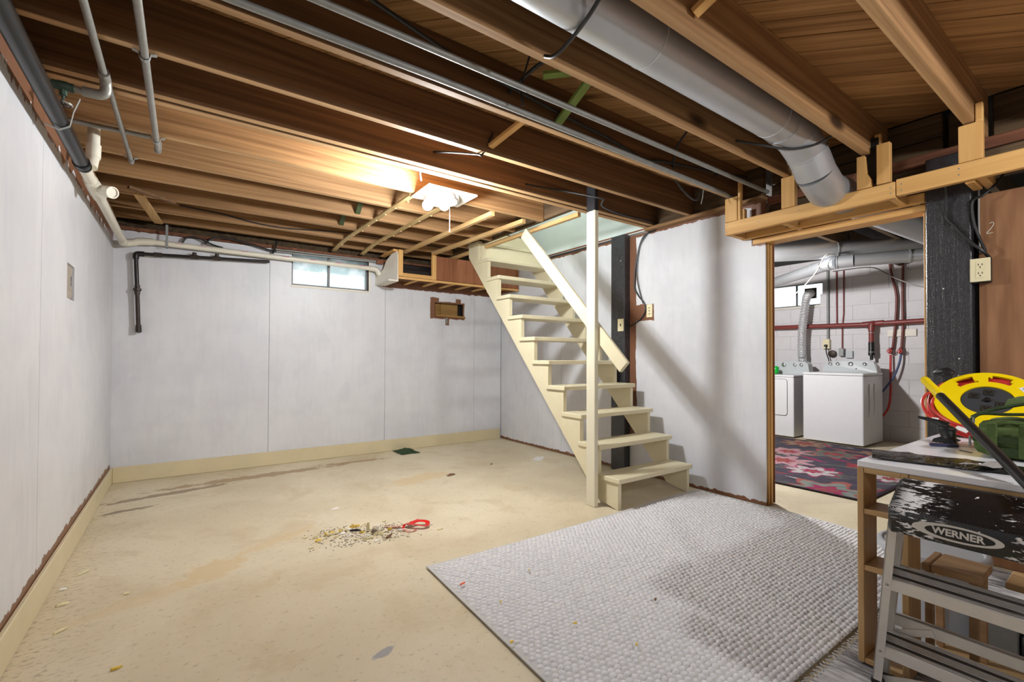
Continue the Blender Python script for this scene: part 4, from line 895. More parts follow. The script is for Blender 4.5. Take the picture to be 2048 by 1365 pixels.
for i, (pp, hy, hc, hm) in enumerate((([(7.94, -3.02, 2.4), (7.949, -3.034, 2.2), (7.949, -3.08, 1.95), (7.949, -3.09, 1.8), (7.949, -3.075, 1.5), (7.949, -3.045, 1.19)], -3.03, [(7.93, -3.03, 1.12), (7.92, -3.03, 0.9), (7.91, -3.03, 0.6), (7.88, -3.01, 0.42), (7.83, -2.95, 0.3)], m_redcord),
                                      ([(7.94, -3.157, 2.4), (7.949, -3.157, 2.2), (7.949, -3.15, 1.9), (7.949, -3.152, 1.5), (7.949, -3.137, 1.21)], -3.135, [(7.93, -3.137, 1.14), (7.91, -3.125, 1.02), (7.89, -3.08, 0.86), (7.86, -3.0, 0.7), (7.83, -2.94, 0.6)], plain('blue_hose', S(64, 78, 120), 0.45)))):
    sp = thing('supply_pipe', (7.93, hy, 1.1), ('red supply pipe with handwheel and red hose behind the washer', 'red supply pipe with handwheel and blue hose behind the washer')[i], 'pipe')
    mb = MB(); mb.tube(smoothpath(pp), 0.0145, 12); mb.build('pipe_run', m_sup, sp, smooth=True)
    mb = MB(); mb.tube([(7.93, hy, 1.21), (7.93, hy, 1.13)], 0.02, 10); vo = mb.build('valve', m_sup, sp, smooth=True)
    mb = MB(); mb.tube([(7.88, hy+0.024*math.cos(k*math.pi/6), 1.165+0.024*math.sin(k*math.pi/6)) for k in range(12)], 0.0045, 6, closed=True); mb.tube([(7.93, hy, 1.165), (7.875, hy, 1.165)], 0.007, 8)
    for k in range(3): mb.tube([(7.88, hy-0.024*math.cos(k*math.pi/3), 1.165-0.024*math.sin(k*math.pi/3)), (7.88, hy+0.024*math.cos(k*math.pi/3), 1.165+0.024*math.sin(k*math.pi/3))], 0.0035, 6)
    mb.build('handwheel', m_redcord, vo, smooth=True)
    mb = MB(); mb.tube(smoothpath(hc), 0.0125, 10); mb.build('hose', hm, sp, smooth=True)
mb = MB(); mb.box(7.967, 7.984, -3.28, -2.985, 1.352, 1.445, 0.003); mb.build('backing_board', m_whitepaint, label='white painted board on the wall behind the supply pipes', cat='board')
pipe('conduit_pipe', [(7.965, -2.308, 2.35), (7.965, -2.308, 1.34)], 0.016, m_zinc, 'grey vertical conduit above the laundry outlet box')
pipe('thin_pipe', [(7.97, -2.415, 2.3), (7.97, -2.415, 1.55)], 0.009, m_redpaint, 'thin red vertical pipe, left of two above the washer')
pipe('thin_pipe', [(7.97, -2.50, 2.3), (7.97, -2.497, 1.7), (7.97, -2.48, 1.5), (7.97, -2.478, 1.2)], 0.008, m_redpaint, 'thin red vertical pipe, right of two above the washer')
ob = thing('outlet_box', (7.96, -2.29, 1.2), 'ivory outlet box with black plug above the washer', 'outlet')
mb = MB(); mb.box(7.93, 7.979, -2.335, -2.25, 1.206, 1.342, 0.004); mb.build('box', m_ivory, ob); mb = MB(); mb.box(7.905, 7.93, -2.315, -2.275, 1.235, 1.265, 0.005); mb.tube(smoothpath([(7.915, -2.30, 1.24), (7.90, -2.31, 1.15), (7.92, -2.33, 1.05), (7.9, -2.35, 0.95)]), 0.007, 8); mb.build('plug', m_blackpl, ob)
mb = MB(); mb.lathe([(0.05, 0), (0.05, 0.03), (0.04, 0.035), (0, 0.035)], (7.978, -2.36, 1.135), (-1, 0, 0), 18); mb.build('cleanout_cap', m_iron, smooth=True, label='round rusty cap on the wall above the washer', cat='cap')
mb = MB(); mb.box(7.925, 7.979, -2.51, -2.45, 1.10, 1.21, 0.005); mb.build('junction_box', m_zinc, label='small grey metal box above the washer console', cat='electrical box')
mb = MB(); mb.box(7.95, 7.979, -2.605, -2.522, 1.075, 1.178, 0.004); mb.build('cover_plate', m_applgrey, label='pale square cover right of the grey metal box', cat='cover plate')
cable([(5.86, -2.40, 1.60), (5.87, -2.55, 1.654), (5.88, -2.762, 1.756), (5.88, -2.957, 1.945), (5.87, -3.06, 2.12), (5.95, -3.12, 2.14)], 0.006, 'pale cord hanging from the laundry duct across the window', m_whitepaint)
cable([(7.2, -2.65, 2.17), (7.2, -3.04, 2.163), (7.2, -3.2, 2.06), (7.2, -3.32, 1.974), (7.2, -3.55, 1.86), (7.2, -3.9, 1.84)], 0.006, 'tan cord sagging along the laundry wall under the duct', m_greywire)
# floral rug: the woven pattern is a colour attribute computed here
def floral():
    x0, x1, y0, y1 = 4.606, 7.04, -3.80, -1.7
    nx, ny = 200, 172
    rnd = random.Random(3)
    cols = {'bg': S(72, 66, 76), 'or': S(150, 92, 66), 'tan': S(150, 124, 104), 'pk': S(178, 136, 142), 'mg': S(160, 48, 88), 'wh': S(186, 180, 178), 'rd': S(150, 58, 64), 'gr': S(100, 108, 98), 'sg': S(128, 134, 126), 'co': S(168, 90, 80)}
    fl = [(6.78, -2.48, 0.34, 'or', 'tan', 'rd', 9), (6.1, -2.6, 0.32, 'tan', 'pk', 'rd', 8), (5.57, -2.78, 0.36, 'pk', 'pk', 'rd', 8), (5.3, -3.16, 0.3, 'mg', 'wh', 'mg', 7), (6.35, -2.95, 0.33, 'co', 'gr', 'rd', 7), (4.72, -3.5, 0.42, 'co', 'sg', 'mg', 6), (5.9, -3.36, 0.2, 'rd', 'rd', 'co', 5), (6.75, -3.2, 0.2, 'or', 'tan', 'or', 6), (5.1, -2.2, 0.35, 'pk', 'pk', 'mg', 7), (6.2, -2.0, 0.3, 'or', 'tan', 'rd', 8), (5.0, -2.72, 0.2, 'mg', 'pk', 'rd', 6), (5.55, -3.68, 0.22, 'mg', 'wh', 'rd', 6)]
    lv = []
    for _ in range(80):
        x, y = rnd.uniform(x0, x1), rnd.uniform(y0, y1); lv.append((x, y, rnd.uniform(0.07, 0.2), rnd.uniform(0.02, 0.045), rnd.uniform(0, math.pi), rnd.choice(['gr', 'sg', 'pk', 'co', 'mg', 'wh', 'gr', 'rd'])))
    vs = []; cs = []
    import mathutils
    for i in range(nx+1):
        for j in range(ny+1):
            x = x0+(x1-x0)*i/nx; y = y0+(y1-y0)*j/ny; vs.append((x, y, 0.012))
            w1 = mathutils.noise.noise((x*9, y*9, 0)); w2 = mathutils.noise.noise((x*30, y*30, 3))
            c = V(cols['bg'][:3])*(1+0.3*w1+0.25*w2)
            vine = abs(math.sin(x*3.1+1.4*math.sin(y*2.3))+0.6*math.sin(y*4.0+x))
            if vine < 0.07: c = V(cols['gr'][:3])*0.8
            for (lx, ly, a, b, an, cn) in lv:
                dx, dy_ = x-lx, y-ly
                if abs(dx) < 0.2 and abs(dy_) < 0.2:
                    u = (dx*math.cos(an)+dy_*math.sin(an))/a; q = (dy_*math.cos(an)-dx*math.sin(an))/b
                    if u*u+abs(q)*1.2 < 1: c = V(cols[cn][:3])*(0.85+0.3*abs(q))
            for (fx_, fy, r0, oc, mc, ic, npet) in fl:
                dx, dy_ = x-fx_, y-fy; d = math.hypot(dx, dy_)
                if d < r0*1.2:
                    th = math.atan2(dy_, dx); rr = r0*(0.8+0.2*math.cos(npet*th)+0.12*w1)
                    t = d/rr
                    t *= 1.22
                    if t < 1: c = V(cols[oc][:3]) if t > 0.86 else (V(cols[mc][:3])*(0.8+0.35*abs(math.sin(npet*th*0.5+d*20)))) if t > 0.42 else V(cols[ic][:3]) if (t > 0.25 or w2 > 0) else V(cols['or'][:3])
            c = c*0.74+V(cols['bg'][:3])*0.24
            if i < 3 or i > nx-3 or j < 3 or j > ny-3: c = V(S(52, 40, 46)[:3])
            cs.append((c.x, c.y, c.z, 1))
    mb = MB(); n1 = ny+1
    f = [(i*n1+j, (i+1)*n1+j, (i+1)*n1+j+1, i*n1+j+1) for i in range(nx) for j in range(ny)]
    me = bpy.data.meshes.new('floral_rug'); me.from_pydata([(x-5.823, y+2.75, z) for x, y, z in vs], [], f)
    at = me.color_attributes.new('pattern', 'FLOAT_COLOR', 'POINT'); at.data.foreach_set('color', [q for c in cs for q in c])
    t = NT('floral_weave'); ca = t.n('ShaderNodeVertexColor', layer_name='pattern'); o = t.obj(); nz = t.noise(o, 220, 2); t.bump(nz, 0.4, 0.004)
    t.fin(t.mulc(0.5, ca.outputs[0], t.mix(nz, (0.6, 0.6, 0.6, 1), (1.3, 1.3, 1.3, 1))), 0.9, 0, 0.1)
    me.materials.append(t.mat); me.update()
    rg = thing('floral_rug', (5.823, -2.75, 0), 'dark rug with pink and orange flowers in the laundry room', 'rug')
    o = bpy.data.objects.new('pile', me); col.objects.link(o); o.parent = rg; ORG[o] = V((5.823, -2.75, 0))
    mb = MB(); mb.box(x0, x1, y0, y1, 0.0, 0.0115); mb.build('backing', plain('rug_back', S(52, 40, 46), 0.9), rg)
floral()

# ------------------------------------------------------------------ woven white rug
def rug():
    rg = thing('woven_rug', (2.6, -3.65, 0), 'large off-white rug of chunky woven loops on the floor', 'rug')
    import mathutils
    def zz(x, y):
        return 0.004+0.014*max(0, mathutils.noise.noise((x*1.5, y*1.5, 1.0)))*(1 if y > -4.2 else 0)
    def xl(y): return 1.50+(y+2.92)*0.036
    def yt(x): return -2.925+0.018*math.sin(x*2.2)
    rows = []
    for i in range(41):
        r = []
        for j in range(41):
            v = j/40; u = i/40; y = -4.372+(yt(1.5+2.38*u)+4.372)*v; x = xl(y)+(3.872-xl(y))*u
            r.append((x, y, zz(x, y)+0.004))
        rows.append(r)
    mb = MB(); mb.sheet(rows, 0.005); mb.build('backing', plain('rug_binding', S(196, 194, 192), 0.9, 0, 0.1, 80), rg, smooth=True)
    rnd = random.Random(5); mb = MB(); px, py = 0.0295, 0.0215
    ny = int((4.372-2.95)/py)
    nu, = (6,)
    for j in range(ny):
        y = -4.362+j*py
        nx = int((3.855-xl(y)-0.02)/px)
        for i in range(nx):
            x = xl(y)+0.024+(i+0.5*(j % 2))*px+rnd.uniform(-.003, .003); yy = y+rnd.uniform(-.0025, .0025)
            if yy > yt(x)-0.006: continue
            a = rnd.uniform(-0.35, 0.35); rx, ry, rz = 0.0158*rnd.uniform(.9, 1.1), 0.0118*rnd.uniform(.9, 1.12), 0.0105*rnd.uniform(.75, 1.2)
            ca, sa = math.cos(a), math.sin(a); z0 = zz(x, yy)+0.006
            n = len(mb.v); mb.v.append((x, yy, z0+rz))
            for (k, h) in ((0.72, 0.68), (1.0, 0.0)):
                for q in range(7):
                    t = 2*math.pi*q/7; ux, uy = rx*k*math.cos(t), ry*k*math.sin(t); mb.v.append((x+ux*ca-uy*sa, yy+ux*sa+uy*ca, z0+rz*h))
            for q in range(7):
                q2 = (q+1) % 7; mb.f.append((n, n+1+q, n+1+q2)); mb.f.append((n+1+q, n+8+q, n+8+q2, n+1+q2))
    mb.m = [0]*len(mb.f)
    o = mb.build('loops', plain('undyed_wool', S(222, 220, 222), 0.9, 0, 0.1, 60, 0.2), rg, smooth=80, kind='stuff')
rug()
def m_grey_():
    t = NT('distressed_grey_weave'); o = t.obj(); a = t.noise(t.vm('MULTIPLY', o, (1, 0.12, 1)), 70, 5, 0.7); b = t.noise(o, 6, 4); w_ = t.noise(o, 160, 2)
    c = t.mix(t.step(t.math('ADD', t.math('MULTIPLY', a, 0.6), t.math('MULTIPLY', b, 0.5)), 0.42, 0.68), S(110, 108, 112), S(206, 204, 204)); t.bump(t.math('ADD', a, w_), 0.5, 0.006); return t.fin(c, 0.95, 0, 0.1)
gr = thing('grey_rug', (2.8, -5.2, 0), 'flat grey distressed rug under the desk and step stool', 'rug')
mb = MB(); mb.sheet([[(1.9+1.95*i/30, -4.40-1.6*j/24, 0.007+0.003*math.sin(i*1.3)*math.sin(j*0.9)) for i in range(31)] for j in range(25)][::-1], 0.006); mb.build('weave', m_grey_(), gr, smooth=True)
fr = MB(); rnd = random.Random(2)
for k in range(70):
    x = 1.93+k*0.026; fr.tube([(x, -4.405, 0.008), (x+rnd.uniform(-.01, .01), -4.392, 0.01), (x+rnd.uniform(-.015, .015), -4.379+rnd.uniform(-.006, .0), 0.004)], 0.003, 5)
fr.build('fringe', plain('fringe_wool', S(186, 184, 184), 0.95), gr, kind='stuff')

# ------------------------------------------------------------------ desk with cubby
dk = thing('desk', (3.0, -5.2, 0), 'white topped desk with oak cubby shelves at its end', 'desk')
DX0, DY0 = 2.424, -4.453
def dp(nm, mt, *a, b=0.0015): m_ = MB(); m_.box(*a, b); return m_.build(nm, mt, dk)
dp('desktop', m_desktop, DX0, 3.58, -6.1, DY0, 0.6845, 0.708, b=0.003)
dp('side_panel', m_desk, DX0, 2.55, DY0-0.0185, DY0, 0.012, 0.684); dp('side_panel', m_desk, DX0, 2.55, -4.593, -4.575, 0.012, 0.684)
for z0, z1 in ((0.666, 0.684), (0.525, 0.543), (0.331, 0.349), (0.012, 0.03)): dp('shelf', m_desk_y, DX0+0.001, 2.549, -4.5745, DY0-0.019, z0, z1)
dp('front_rail', m_desk_y, DX0+0.002, DX0+0.02, -6.1, -4.594, 0.655, 0.6835)
dp('floor_stretcher', m_desk_y, 2.56, 2.79, -6.0, -4.60, 0.012, 0.032)
dp('back_leg', m_desk, 3.5, 3.56, -4.52, DY0, 0.012, 0.684); dp('back_leg', m_desk, 3.5, 3.56, -6.1, -6.03, 0.012, 0.684); dp('side_panel', m_desk, DX0, 2.55, -6.1, -6.08, 0.012, 0.684)
# ------------------------------------------------------------------ folded step stool
sl = thing('step_stool', (2.34, -4.79, 0), 'folded aluminium step stool with scuffed black top against the desk', 'step stool')
YC, YL, YR = -4.79, -4.585, -4.995
def m_cap_():
    t = NT('scuffed_black_cap'); o = t.obj(); tc = t.n('ShaderNodeTexCoord'); sp = t.n('ShaderNodeSeparateXYZ'); t.ln(tc.outputs['Object'], sp.inputs[0])
    # pressed tread: small diamond bumps
    ga = t.math('SINE', t.math('MULTIPLY', sp.outputs[1], 900.0)); gb = t.math('SINE', t.math('MULTIPLY', sp.outputs[0], 900.0)); tread = t.math('MULTIPLY', ga, gb)
    big = t.noise(tc.outputs['Object'], 9, 3, 0.5); fine = t.noise(t.vm('MULTIPLY', tc.outputs['Object'], (1.0, 0.25, 1.0)), 130, 3)
    up_ = t.n('ShaderNodeNewGeometry'); un = t.n('ShaderNodeSeparateXYZ'); t.ln(up_.outputs['Normal'], un.inputs[0])
    # white paint rubbed on in two patches near the ends
    e1 = t.math('SUBTRACT', 1.0, t.step(t.math('ABSOLUTE', t.math('SUBTRACT', sp.outputs[1], 0.135)), 0.02, 0.075))
    e2 = t.math('SUBTRACT', 1.0, t.step(t.math('ABSOLUTE', t.math('ADD', sp.outputs[1], 0.075)), 0.01, 0.05))
    pm = t.math('MULTIPLY', t.math('MAXIMUM', e1, e2), t.step(t.math('ADD', t.math('MULTIPLY', fine, 0.7), t.math('MULTIPLY', big, 0.5)), 0.63, 0.67))
    sk = t.step(t.noise(tc.outputs['Object'], 55, 2), 0.72, 0.74); pm = t.math('MAXIMUM', pm, t.math('MULTIPLY', sk, 0.9))
    t.bump(tread, 0.25, 0.002)
    return t.fin(t.mix(pm, S(20, 20, 22), S(226, 224, 226)), t.math('MULTIPLY_ADD', pm, 0.3, 0.22), 0, 0.6)
prof = [(2.262, 0.536), (2.258, 0.545), (2.258, 0.604), (2.263, 0.612), (2.372, 0.678), (2.384, 0.681), (2.39, 0.672), (2.388, 0.615), (2.33, 0.56), (2.30, 0.536)]
mb = MB()
ysec = [(YL-0.0, 0.9), (YL-0.008, 1.0), (YR+0.008, 1.0), (YR, 0.9)]
cx, cz = 2.322, 0.606; n = len(prof); v = []
for y, s in ysec: v += [(cx+(a-cx)*s, y, cz+(b-cz)*s) for a, b in prof]
mb.add(v, [tuple(range(n)), tuple(range(3*n, 4*n))[::-1]]+[(j*n+i, (j+1)*n+i, (j+1)*n+(i+1) % n, j*n+(i+1) % n) for j in range(3) for i in range(n)])
capo = mb.build('top_cap', m_cap_(), sl, smooth=35)
m_logo = plain('logo_grey', S(204, 200, 194), 0.5, 0, 0.04)
LY, LZ, LXF = -4.738, 0.572, 2.2575
def ellp(a, b, n=40): return [(LY+a*math.cos(2*math.pi*k/n), LZ+b*math.sin(2*math.pi*k/n)) for k in range(n)]
mb = MB(); mb.prism(ellp(0.095, 0.0225), 'x', LXF-0.0012, LXF+0.001); mb.build('logo_oval', m_logo, capo)
mb = MB(); mb.prism([(LY-0.006+ (a-LY), b) for a, b in ellp(0.072, 0.017)], 'x', LXF-0.0016, LXF-0.0011); mb.build('logo_field', m_blackpl, capo)
Mx = Matrix(((0, 0, -1, LXF-0.0018), (-1, 0, 0, LY-0.004), (0, 1, 0, LZ), (0, 0, 0, 1)))
text_mesh('lettering', 'WERNER', 0.0265, 0.0004, m_logo, capo, Mx, 0.0009, 0.0, 1.0)
def railp(s, z):   # front edge of a rail at height z, s=+1 left (image) rail
    t = (0.545-z)/0.545
    return V((2.285+0.045*t, (YL+0.012 if s > 0 else YR-0.012)+s*0.06*t*0.95-s*0.004, z))
for s in (1, -1):
    mb = MB(); a, b = railp(s, 0.56), railp(s, 0.014); d = (b-a).normalized()
    w0 = V((0, -s*0.024, 0)); bk = V((0.055, 0, 0))
    def slab(o0, o1, t1, t2, m_=0):
        pass
    # front flange
    mb.add([a, a+w0, b+w0, b, a+V((0.003, 0, 0)), a+w0+V((0.003, 0, 0)), b+w0+V((0.003, 0, 0)), b+V((0.003, 0, 0))], [(0,3,2,1), (4,5,6,7), (0,1,5,4), (1,2,6,5), (2,3,7,6), (3,0,4,7)])
    # web
    w1 = V((0, -s*0.003, 0)); mb.add([a, a+bk, b+bk, b, a+w1, a+bk+w1, b+bk+w1, b+w1], [(0,3,2,1), (4,5,6,7), (0,1,5,4), (1,2,6,5), (2,3,7,6), (3,0,4,7)])
    ro = mb.build('front_rail', m_alu, sl)
    mb = MB()
    for z in (0.355, 0.13): p = railp(s, z); mb.lathe([(0.0045, 0), (0.0035, 0.003), (0, 0.0035)], p+V((0, -s*0.013, 0)), (-1, 0, 0), 8)
    mb.build('rivets', m_zinc, ro, kind='stuff')
    mb = MB(); a2, b2 = a+V((0.076, -s*0.012, -0.02)), b+V((0.076, -s*0.012, 0.004)); mb.bar(a2, b2, 0.02, 0.022, (1, 0, 0), 0.002); mb.build('rear_rail', m_alu, sl)
tl = R(24)
for zf in (0.375, 0.149):
    l, r = railp(1, zf), railp(-1, zf); y0, y1 = l.y-0.004, r.y+0.004; xf = l.x+0.002
    dx = V((math.cos(tl), 0, math.sin(tl))); dn = V((-math.sin(tl), 0, math.cos(tl))); c0 = V((xf, (y0+y1)/2, zf))
    mb = MB(); mb.obox(c0+dx*0.038-dn*0.0015, (dx, (0, 1, 0), dn), (0.038, (y0-y1)/2, 0.0015)); mb.box(xf, xf+0.002, y1, y0, zf-0.034, zf); mb.build('step', m_alu, sl); so = bpy.data.objects[-1] if False else None
    mb = MB()
    for k in range(12):
        if k in (2, 3, 8): continue
        mb.obox(c0+dx*(0.006+k*0.006)+dn*0.0008, (dx, (0, 1, 0), dn), (0.0014, (y0-y1)/2-0.003, 0.0008))
    mb.build('tread_ridges', m_chrome, sl, kind='stuff')
    mb = MB()
    for k0, k1 in ((2, 3), (7.6, 8.4)): mb.obox(c0+dx*(0.006+(k0+k1)/2*0.006)+dn*0.0003, (dx, (0, 1, 0), dn), ((k1-k0)*0.003+0.002, (y0-y1)/2-0.004, 0.0003))
    mb.build('tread_grooves', m_aludark, sl, kind='stuff')
mb = MB(); l, r = railp(1, 0.22), railp(-1, 0.22); mb.box(2.398, 2.404, r.y+0.016, l.y-0.016, 0.195, 0.232, 0.001); mb.box(2.398, 2.416, r.y+0.016, l.y-0.016, 0.229, 0.232); mb.build('rear_crossbar', m_alu, sl)
for s in (1, -1):
    a = V((2.396, -4.66 if s > 0 else -4.92, 0.212)); p = railp(s, 0.14)+V((0.08, -s*0.012, 0))
    mb = MB(); mb.bar(a, (2.396, p.y, 0.165), 0.022, 0.004, (1, 0, 0), 0.001); mb.build('brace', m_alu, sl)
    p2 = railp(s, 0.05)
    mb = MB(); mb.bar((2.35, p2.y-s*0.02, 0.03), (2.35, p2.y-s*0.16, 0.08), 0.022, 0.004, (1, 0, 0), 0.001); mb.build('brace', m_alu, sl)
for s in (1, -1):
    p = railp(s, 0.0); mb = MB(); mb.box(p.x-0.003, p.x+0.062, min(p.y+s*0.002, p.y-s*0.03), max(p.y+s*0.002, p.y-s*0.03), 0.0115, 0.03, 0.003); mb.build('rubber_foot', m_blackpl, sl)

# ------------------------------------------------------------------ things under the desk
bk_ = thing('plastic_bucket', (2.95, -4.515, 0), 'grey plastic bucket with pale lid under the desk', 'bucket')
mb = MB(); mb.lathe([(0.135, 0.012), (0.15, 0.27), (0.158, 0.272), (0.158, 0.285), (0.0, 0.285)], (2.95, -4.53, 0), n=36); mb.build('body', m_bucket, bk_, smooth=True)
mb = MB(); mb.lathe([(0.168, 0.286), (0.173, 0.29), (0.173, 0.312), (0.166, 0.318), (0.155, 0.318), (0.15, 0.311), (0.06, 0.312), (0.0, 0.312)], (2.95, -4.53, 0), n=40); mb.build('lid', m_lid, bk_, smooth=True)
so_ = thing('wooden_stool', (2.64, -4.66, 0), 'small wooden stool with plank top behind the step stool', 'stool')
mb = MB(); mb.box(2.58, 2.745, -4.735, -4.61, 0.335, 0.36, 0.004); mb.build('seat', m_board, so_); mb = MB(); mb.box(2.58, 2.745, -4.608, -4.585, 0.335, 0.36, 0.004); mb.build('seat_end', m_board, so_)
for x in (2.59, 2.715):
    for y in (-4.725, -4.615): mb = MB(); mb.box(x, x+0.022, y, y+0.022, 0.033, 0.3345, 0.002); mb.build('leg', m_board, so_)
be = thing('low_bench', (3.1, -5.0, 0), 'low wooden plank bench on the grey rug far under the desk', 'bench')
mb = MB(); mb.box(3.05, 3.22, -5.6, -4.72, 0.19, 0.215, 0.003); mb.build('plank', m_desk_y, be)
for y in (-4.78, -5.5): mb = MB(); mb.box(3.07, 3.2, y-0.02, y, 0.012, 0.1895, 0.002); mb.build('leg', m_desk, be)
tb_ = thing('battery_tool', (2.86, -4.72, 0), 'small tool with grey guard and black battery marked green', 'tool')
mb = MB(); mb.box(2.83, 2.92, -4.835, -4.785, 0.012, 0.122, 0.012); bo = mb.build('battery', m_blackpl, tb_, smooth=60)
mb = MB(); mb.box(2.8285, 2.8298, -4.825, -4.81, 0.04, 0.075); mb.build('green_label', m_greenbottle, bo)
mb = MB(); mb.box(2.835, 2.9, -4.782, -4.70, 0.012, 0.14, 0.004); mb.build('guard', m_zinc, tb_)

# ------------------------------------------------------------------ things on the desk
TOP = 0.709
pb = MB(); rows = []
import mathutils
for i in range(26):
    u = i/25; y = -4.455-0.62*u; xa = 2.478+0.10*min(1, u*1.6)-0.02*u; xb = 2.655+0.055*math.sin(u*3.0)-0.02*u
    r = []
    for j in range(9):
        t = j/8; x = xa+(xb-xa)*t; z = TOP+0.003+0.016*math.sin(math.pi*t)*(0.5+0.5*abs(mathutils.noise.noise((x*20, y*14, 0))))+0.007*abs(mathutils.noise.noise((x*45, y*40, 4)))
        r.append((x, y+0.05*(t-0.5), z))
    rows.append(r)
pb.sheet(rows, 0.002); pbo = thing('plastic_wrapper', (2.58, -4.75, TOP), 'flattened shiny black plastic wrapper along the desk edge', 'wrapper')
pb.build('film', m_bin, pbo, smooth=30)
mb = MB(); mb.sheet([[(2.50+0.03*k, -4.70-0.012*k-0.03*q, TOP+0.022+0.006*math.sin(k*1.7+q)) for q in range(3)] for k in range(5)], 0.001); mb.build('torn_flap', m_foil, pbo)
# cord reel
rl = thing('cord_reel', (3.5, -4.62, TOP), 'yellow cord reel with red cord and black outlet hub on desk', 'cord reel')
C0 = V((3.465, -4.612, 0.872)); nn = V((-0.66, -0.10, 0.745)).normalized(); e1 = V((0, 1, 0)).cross(nn).normalized(); e1 = (V((0, -1, 0))-nn*V((0, -1, 0)).dot(nn)).normalized(); e2 = nn.cross(e1)
def RP(a, b, h): return C0+e1*a+e2*b+nn*h
def disc(r_out, r_in, h0, h1, holes=()):
    m_ = MB(); n = 72; rings = 9; v = []; f = []
    for h in (h1, h0):
        for i in range(rings+1):
            r = r_in+(r_out-r_in)*i/rings
            for k in range(n): a = 2*math.pi*k/n; v.append(RP(r*math.cos(a), r*math.sin(a), h))
    off = (rings+1)*n
    def inh(i, k):
        r = r_in+(r_out-r_in)*(i+0.5)/rings; a = 2*math.pi*(k+0.5)/n
        return any(abs((a-ha+math.pi) % (2*math.pi)-math.pi)*r < hw and abs(r-hr) < hh for (ha, hr, hw, hh) in holes)
    for i in range(rings):
        for k in range(n):
            if inh(i, k): continue
            q = (i*n+k, (i+1)*n+k, (i+1)*n+(k+1) % n, i*n+(k+1) % n); f.append(q); f.append(tuple(x+off for x in q)[::-1])
    for k in range(n):
        f.append((rings*n+k, off+rings*n+k, off+rings*n+(k+1) % n, rings*n+(k+1) % n)); f.append((k, (k+1) % n, off+(k+1) % n, off+k))
    return m_.add(v, f)
RO = 0.18
# angle of a hole measured in the (e1, e2) plane: e1 points to image right, e2 up
disc(RO, 0.088, 0.0, 0.008, ((R(128), 0.135, 0.034, 0.02), (R(78), 0.135, 0.038, 0.02))).build('front_flange', m_yellow, rl, smooth=True)
disc(0.148, 0.05, -0.075, -0.067).build('back_flange', m_yellow, rl, smooth=True)
m_hub = plain('dark_grey_hub', S(58, 60, 64), 0.5, 0, 0.08)
mb = MB(); mb.lathe([(0.0, 0.004), (0.086, 0.004), (0.0875, 0.0), (0.0875, -0.07)], C0, nn, 48); hub = mb.build('hub', m_hub, rl, smooth=True)
for (a, b) in ((-0.045, 0.022), (0.0, 0.05), (0.045, -0.02), (0.002, -0.05)):
    mb = MB(); mb.obox(RP(a, b, 0.006), (e1, e2, nn), (0.0165, 0.0165, 0.0025), 0.001); q = mb.build('outlet', m_slot, hub)
    mb = MB(); mb.obox(RP(a-0.006, b+0.003, 0.009), (e1, e2, nn), (0.0015, 0.005, 0.001)); mb.obox(RP(a+0.006, b+0.003, 0.009), (e1, e2, nn), (0.0015, 0.005, 0.001)); mb.obox(RP(a, b-0.007, 0.009), (e1, e2, nn), (0.003, 0.003, 0.001)); mb.build('slots', m_blackpl, q)
mb = MB(); mb.lathe([(0.012, 0), (0.01, 0.012), (0, 0.013)], RP(0, 0, 0.004), nn, 14); mb.build('centre_knob', m_blackpl, hub, smooth=True)
mb = MB(); mb.lathe([(0.01, 0), (0.009, 0.006), (0, 0.007)], RP(-0.14, -0.04, 0.008), nn, 12); mb.build('button', m_slot, rl)
mb = MB(); pts = []
for k in range(9*28): a = 2*math.pi*k/28; rr = 0.125+0.0065*(k//28)+0.004*math.sin(a*3+k*0.1); pts.append(RP(rr*math.cos(a), rr*math.sin(a), -0.034+0.026*math.sin(k*0.23)))
mb.tube(pts, 0.0075, 8); mb.build('cord_coil', m_redcord, rl, smooth=True)
for (ra, rb, ph, hh) in ((0.197, 0.19, 0.0, -0.02), (0.203, 0.186, 0.4, -0.035), (0.206, 0.194, 0.9, -0.05)):
    mb = MB(); mb.tube([RP(ra*math.cos(a)+0.004*math.sin(2*a+ph), rb*math.sin(a)*0.93, hh+0.01*math.sin(a+ph)) for a in [2*math.pi*k/40 for k in range(40)]], 0.0068, 8, closed=True); mb.build('cord_loop', m_redcord, rl, smooth=True)
mb = MB(); mb.tube(smoothpath([RP(-0.12, 0.10, -0.03), RP(-0.20, 0.03, -0.01), RP(-0.215, -0.05, 0.0), RP(-0.18, -0.13, 0.0), RP(-0.12, -0.17, 0.01), RP(-0.05, -0.195, 0.0)]), 0.0068, 8); mb.tube(smoothpath([RP(-0.15, 0.06, -0.03), RP(-0.178, -0.03, 0.004), RP(-0.165, -0.1, 0.004), RP(-0.10, -0.165, 0.012), RP(-0.02, -0.19, 0.01)]), 0.0068, 8); mb.build('loose_cord', m_redcord, rl, smooth=True)
def tagq(a, b, w_, h_, nm): m_ = MB(); m_.obox(RP(a, b, 0.0085), (e1, e2, nn), (w_, h_, 0.0006)); return m_.build(nm, m_label, rl)
mb = MB(); an = R(20); ea = e1*math.cos(an)+e2*math.sin(an); mb.obox(RP(0.118, 0.075, 0.0087), ((e1*0.6-e2*0.8), (e1*0.8+e2*0.6), nn), (0.032, 0.014, 0.0006)); st_ = mb.build('sticker', m_label, rl)
pl_ = MB(); u_, v_ = (e1*0.6-e2*0.8), (e1*0.8+e2*0.6)
for k in range(7): pl_.obox(RP(0.118, 0.075, 0.0094)+u_*(-0.024+0.007*k)+v_*0.001*(k % 2), (u_, v_, nn), (0.0012, 0.009 if k % 3 else 0.006, 0.0002))
pl_.build('print_lines', m_slot, st_, kind='stuff')
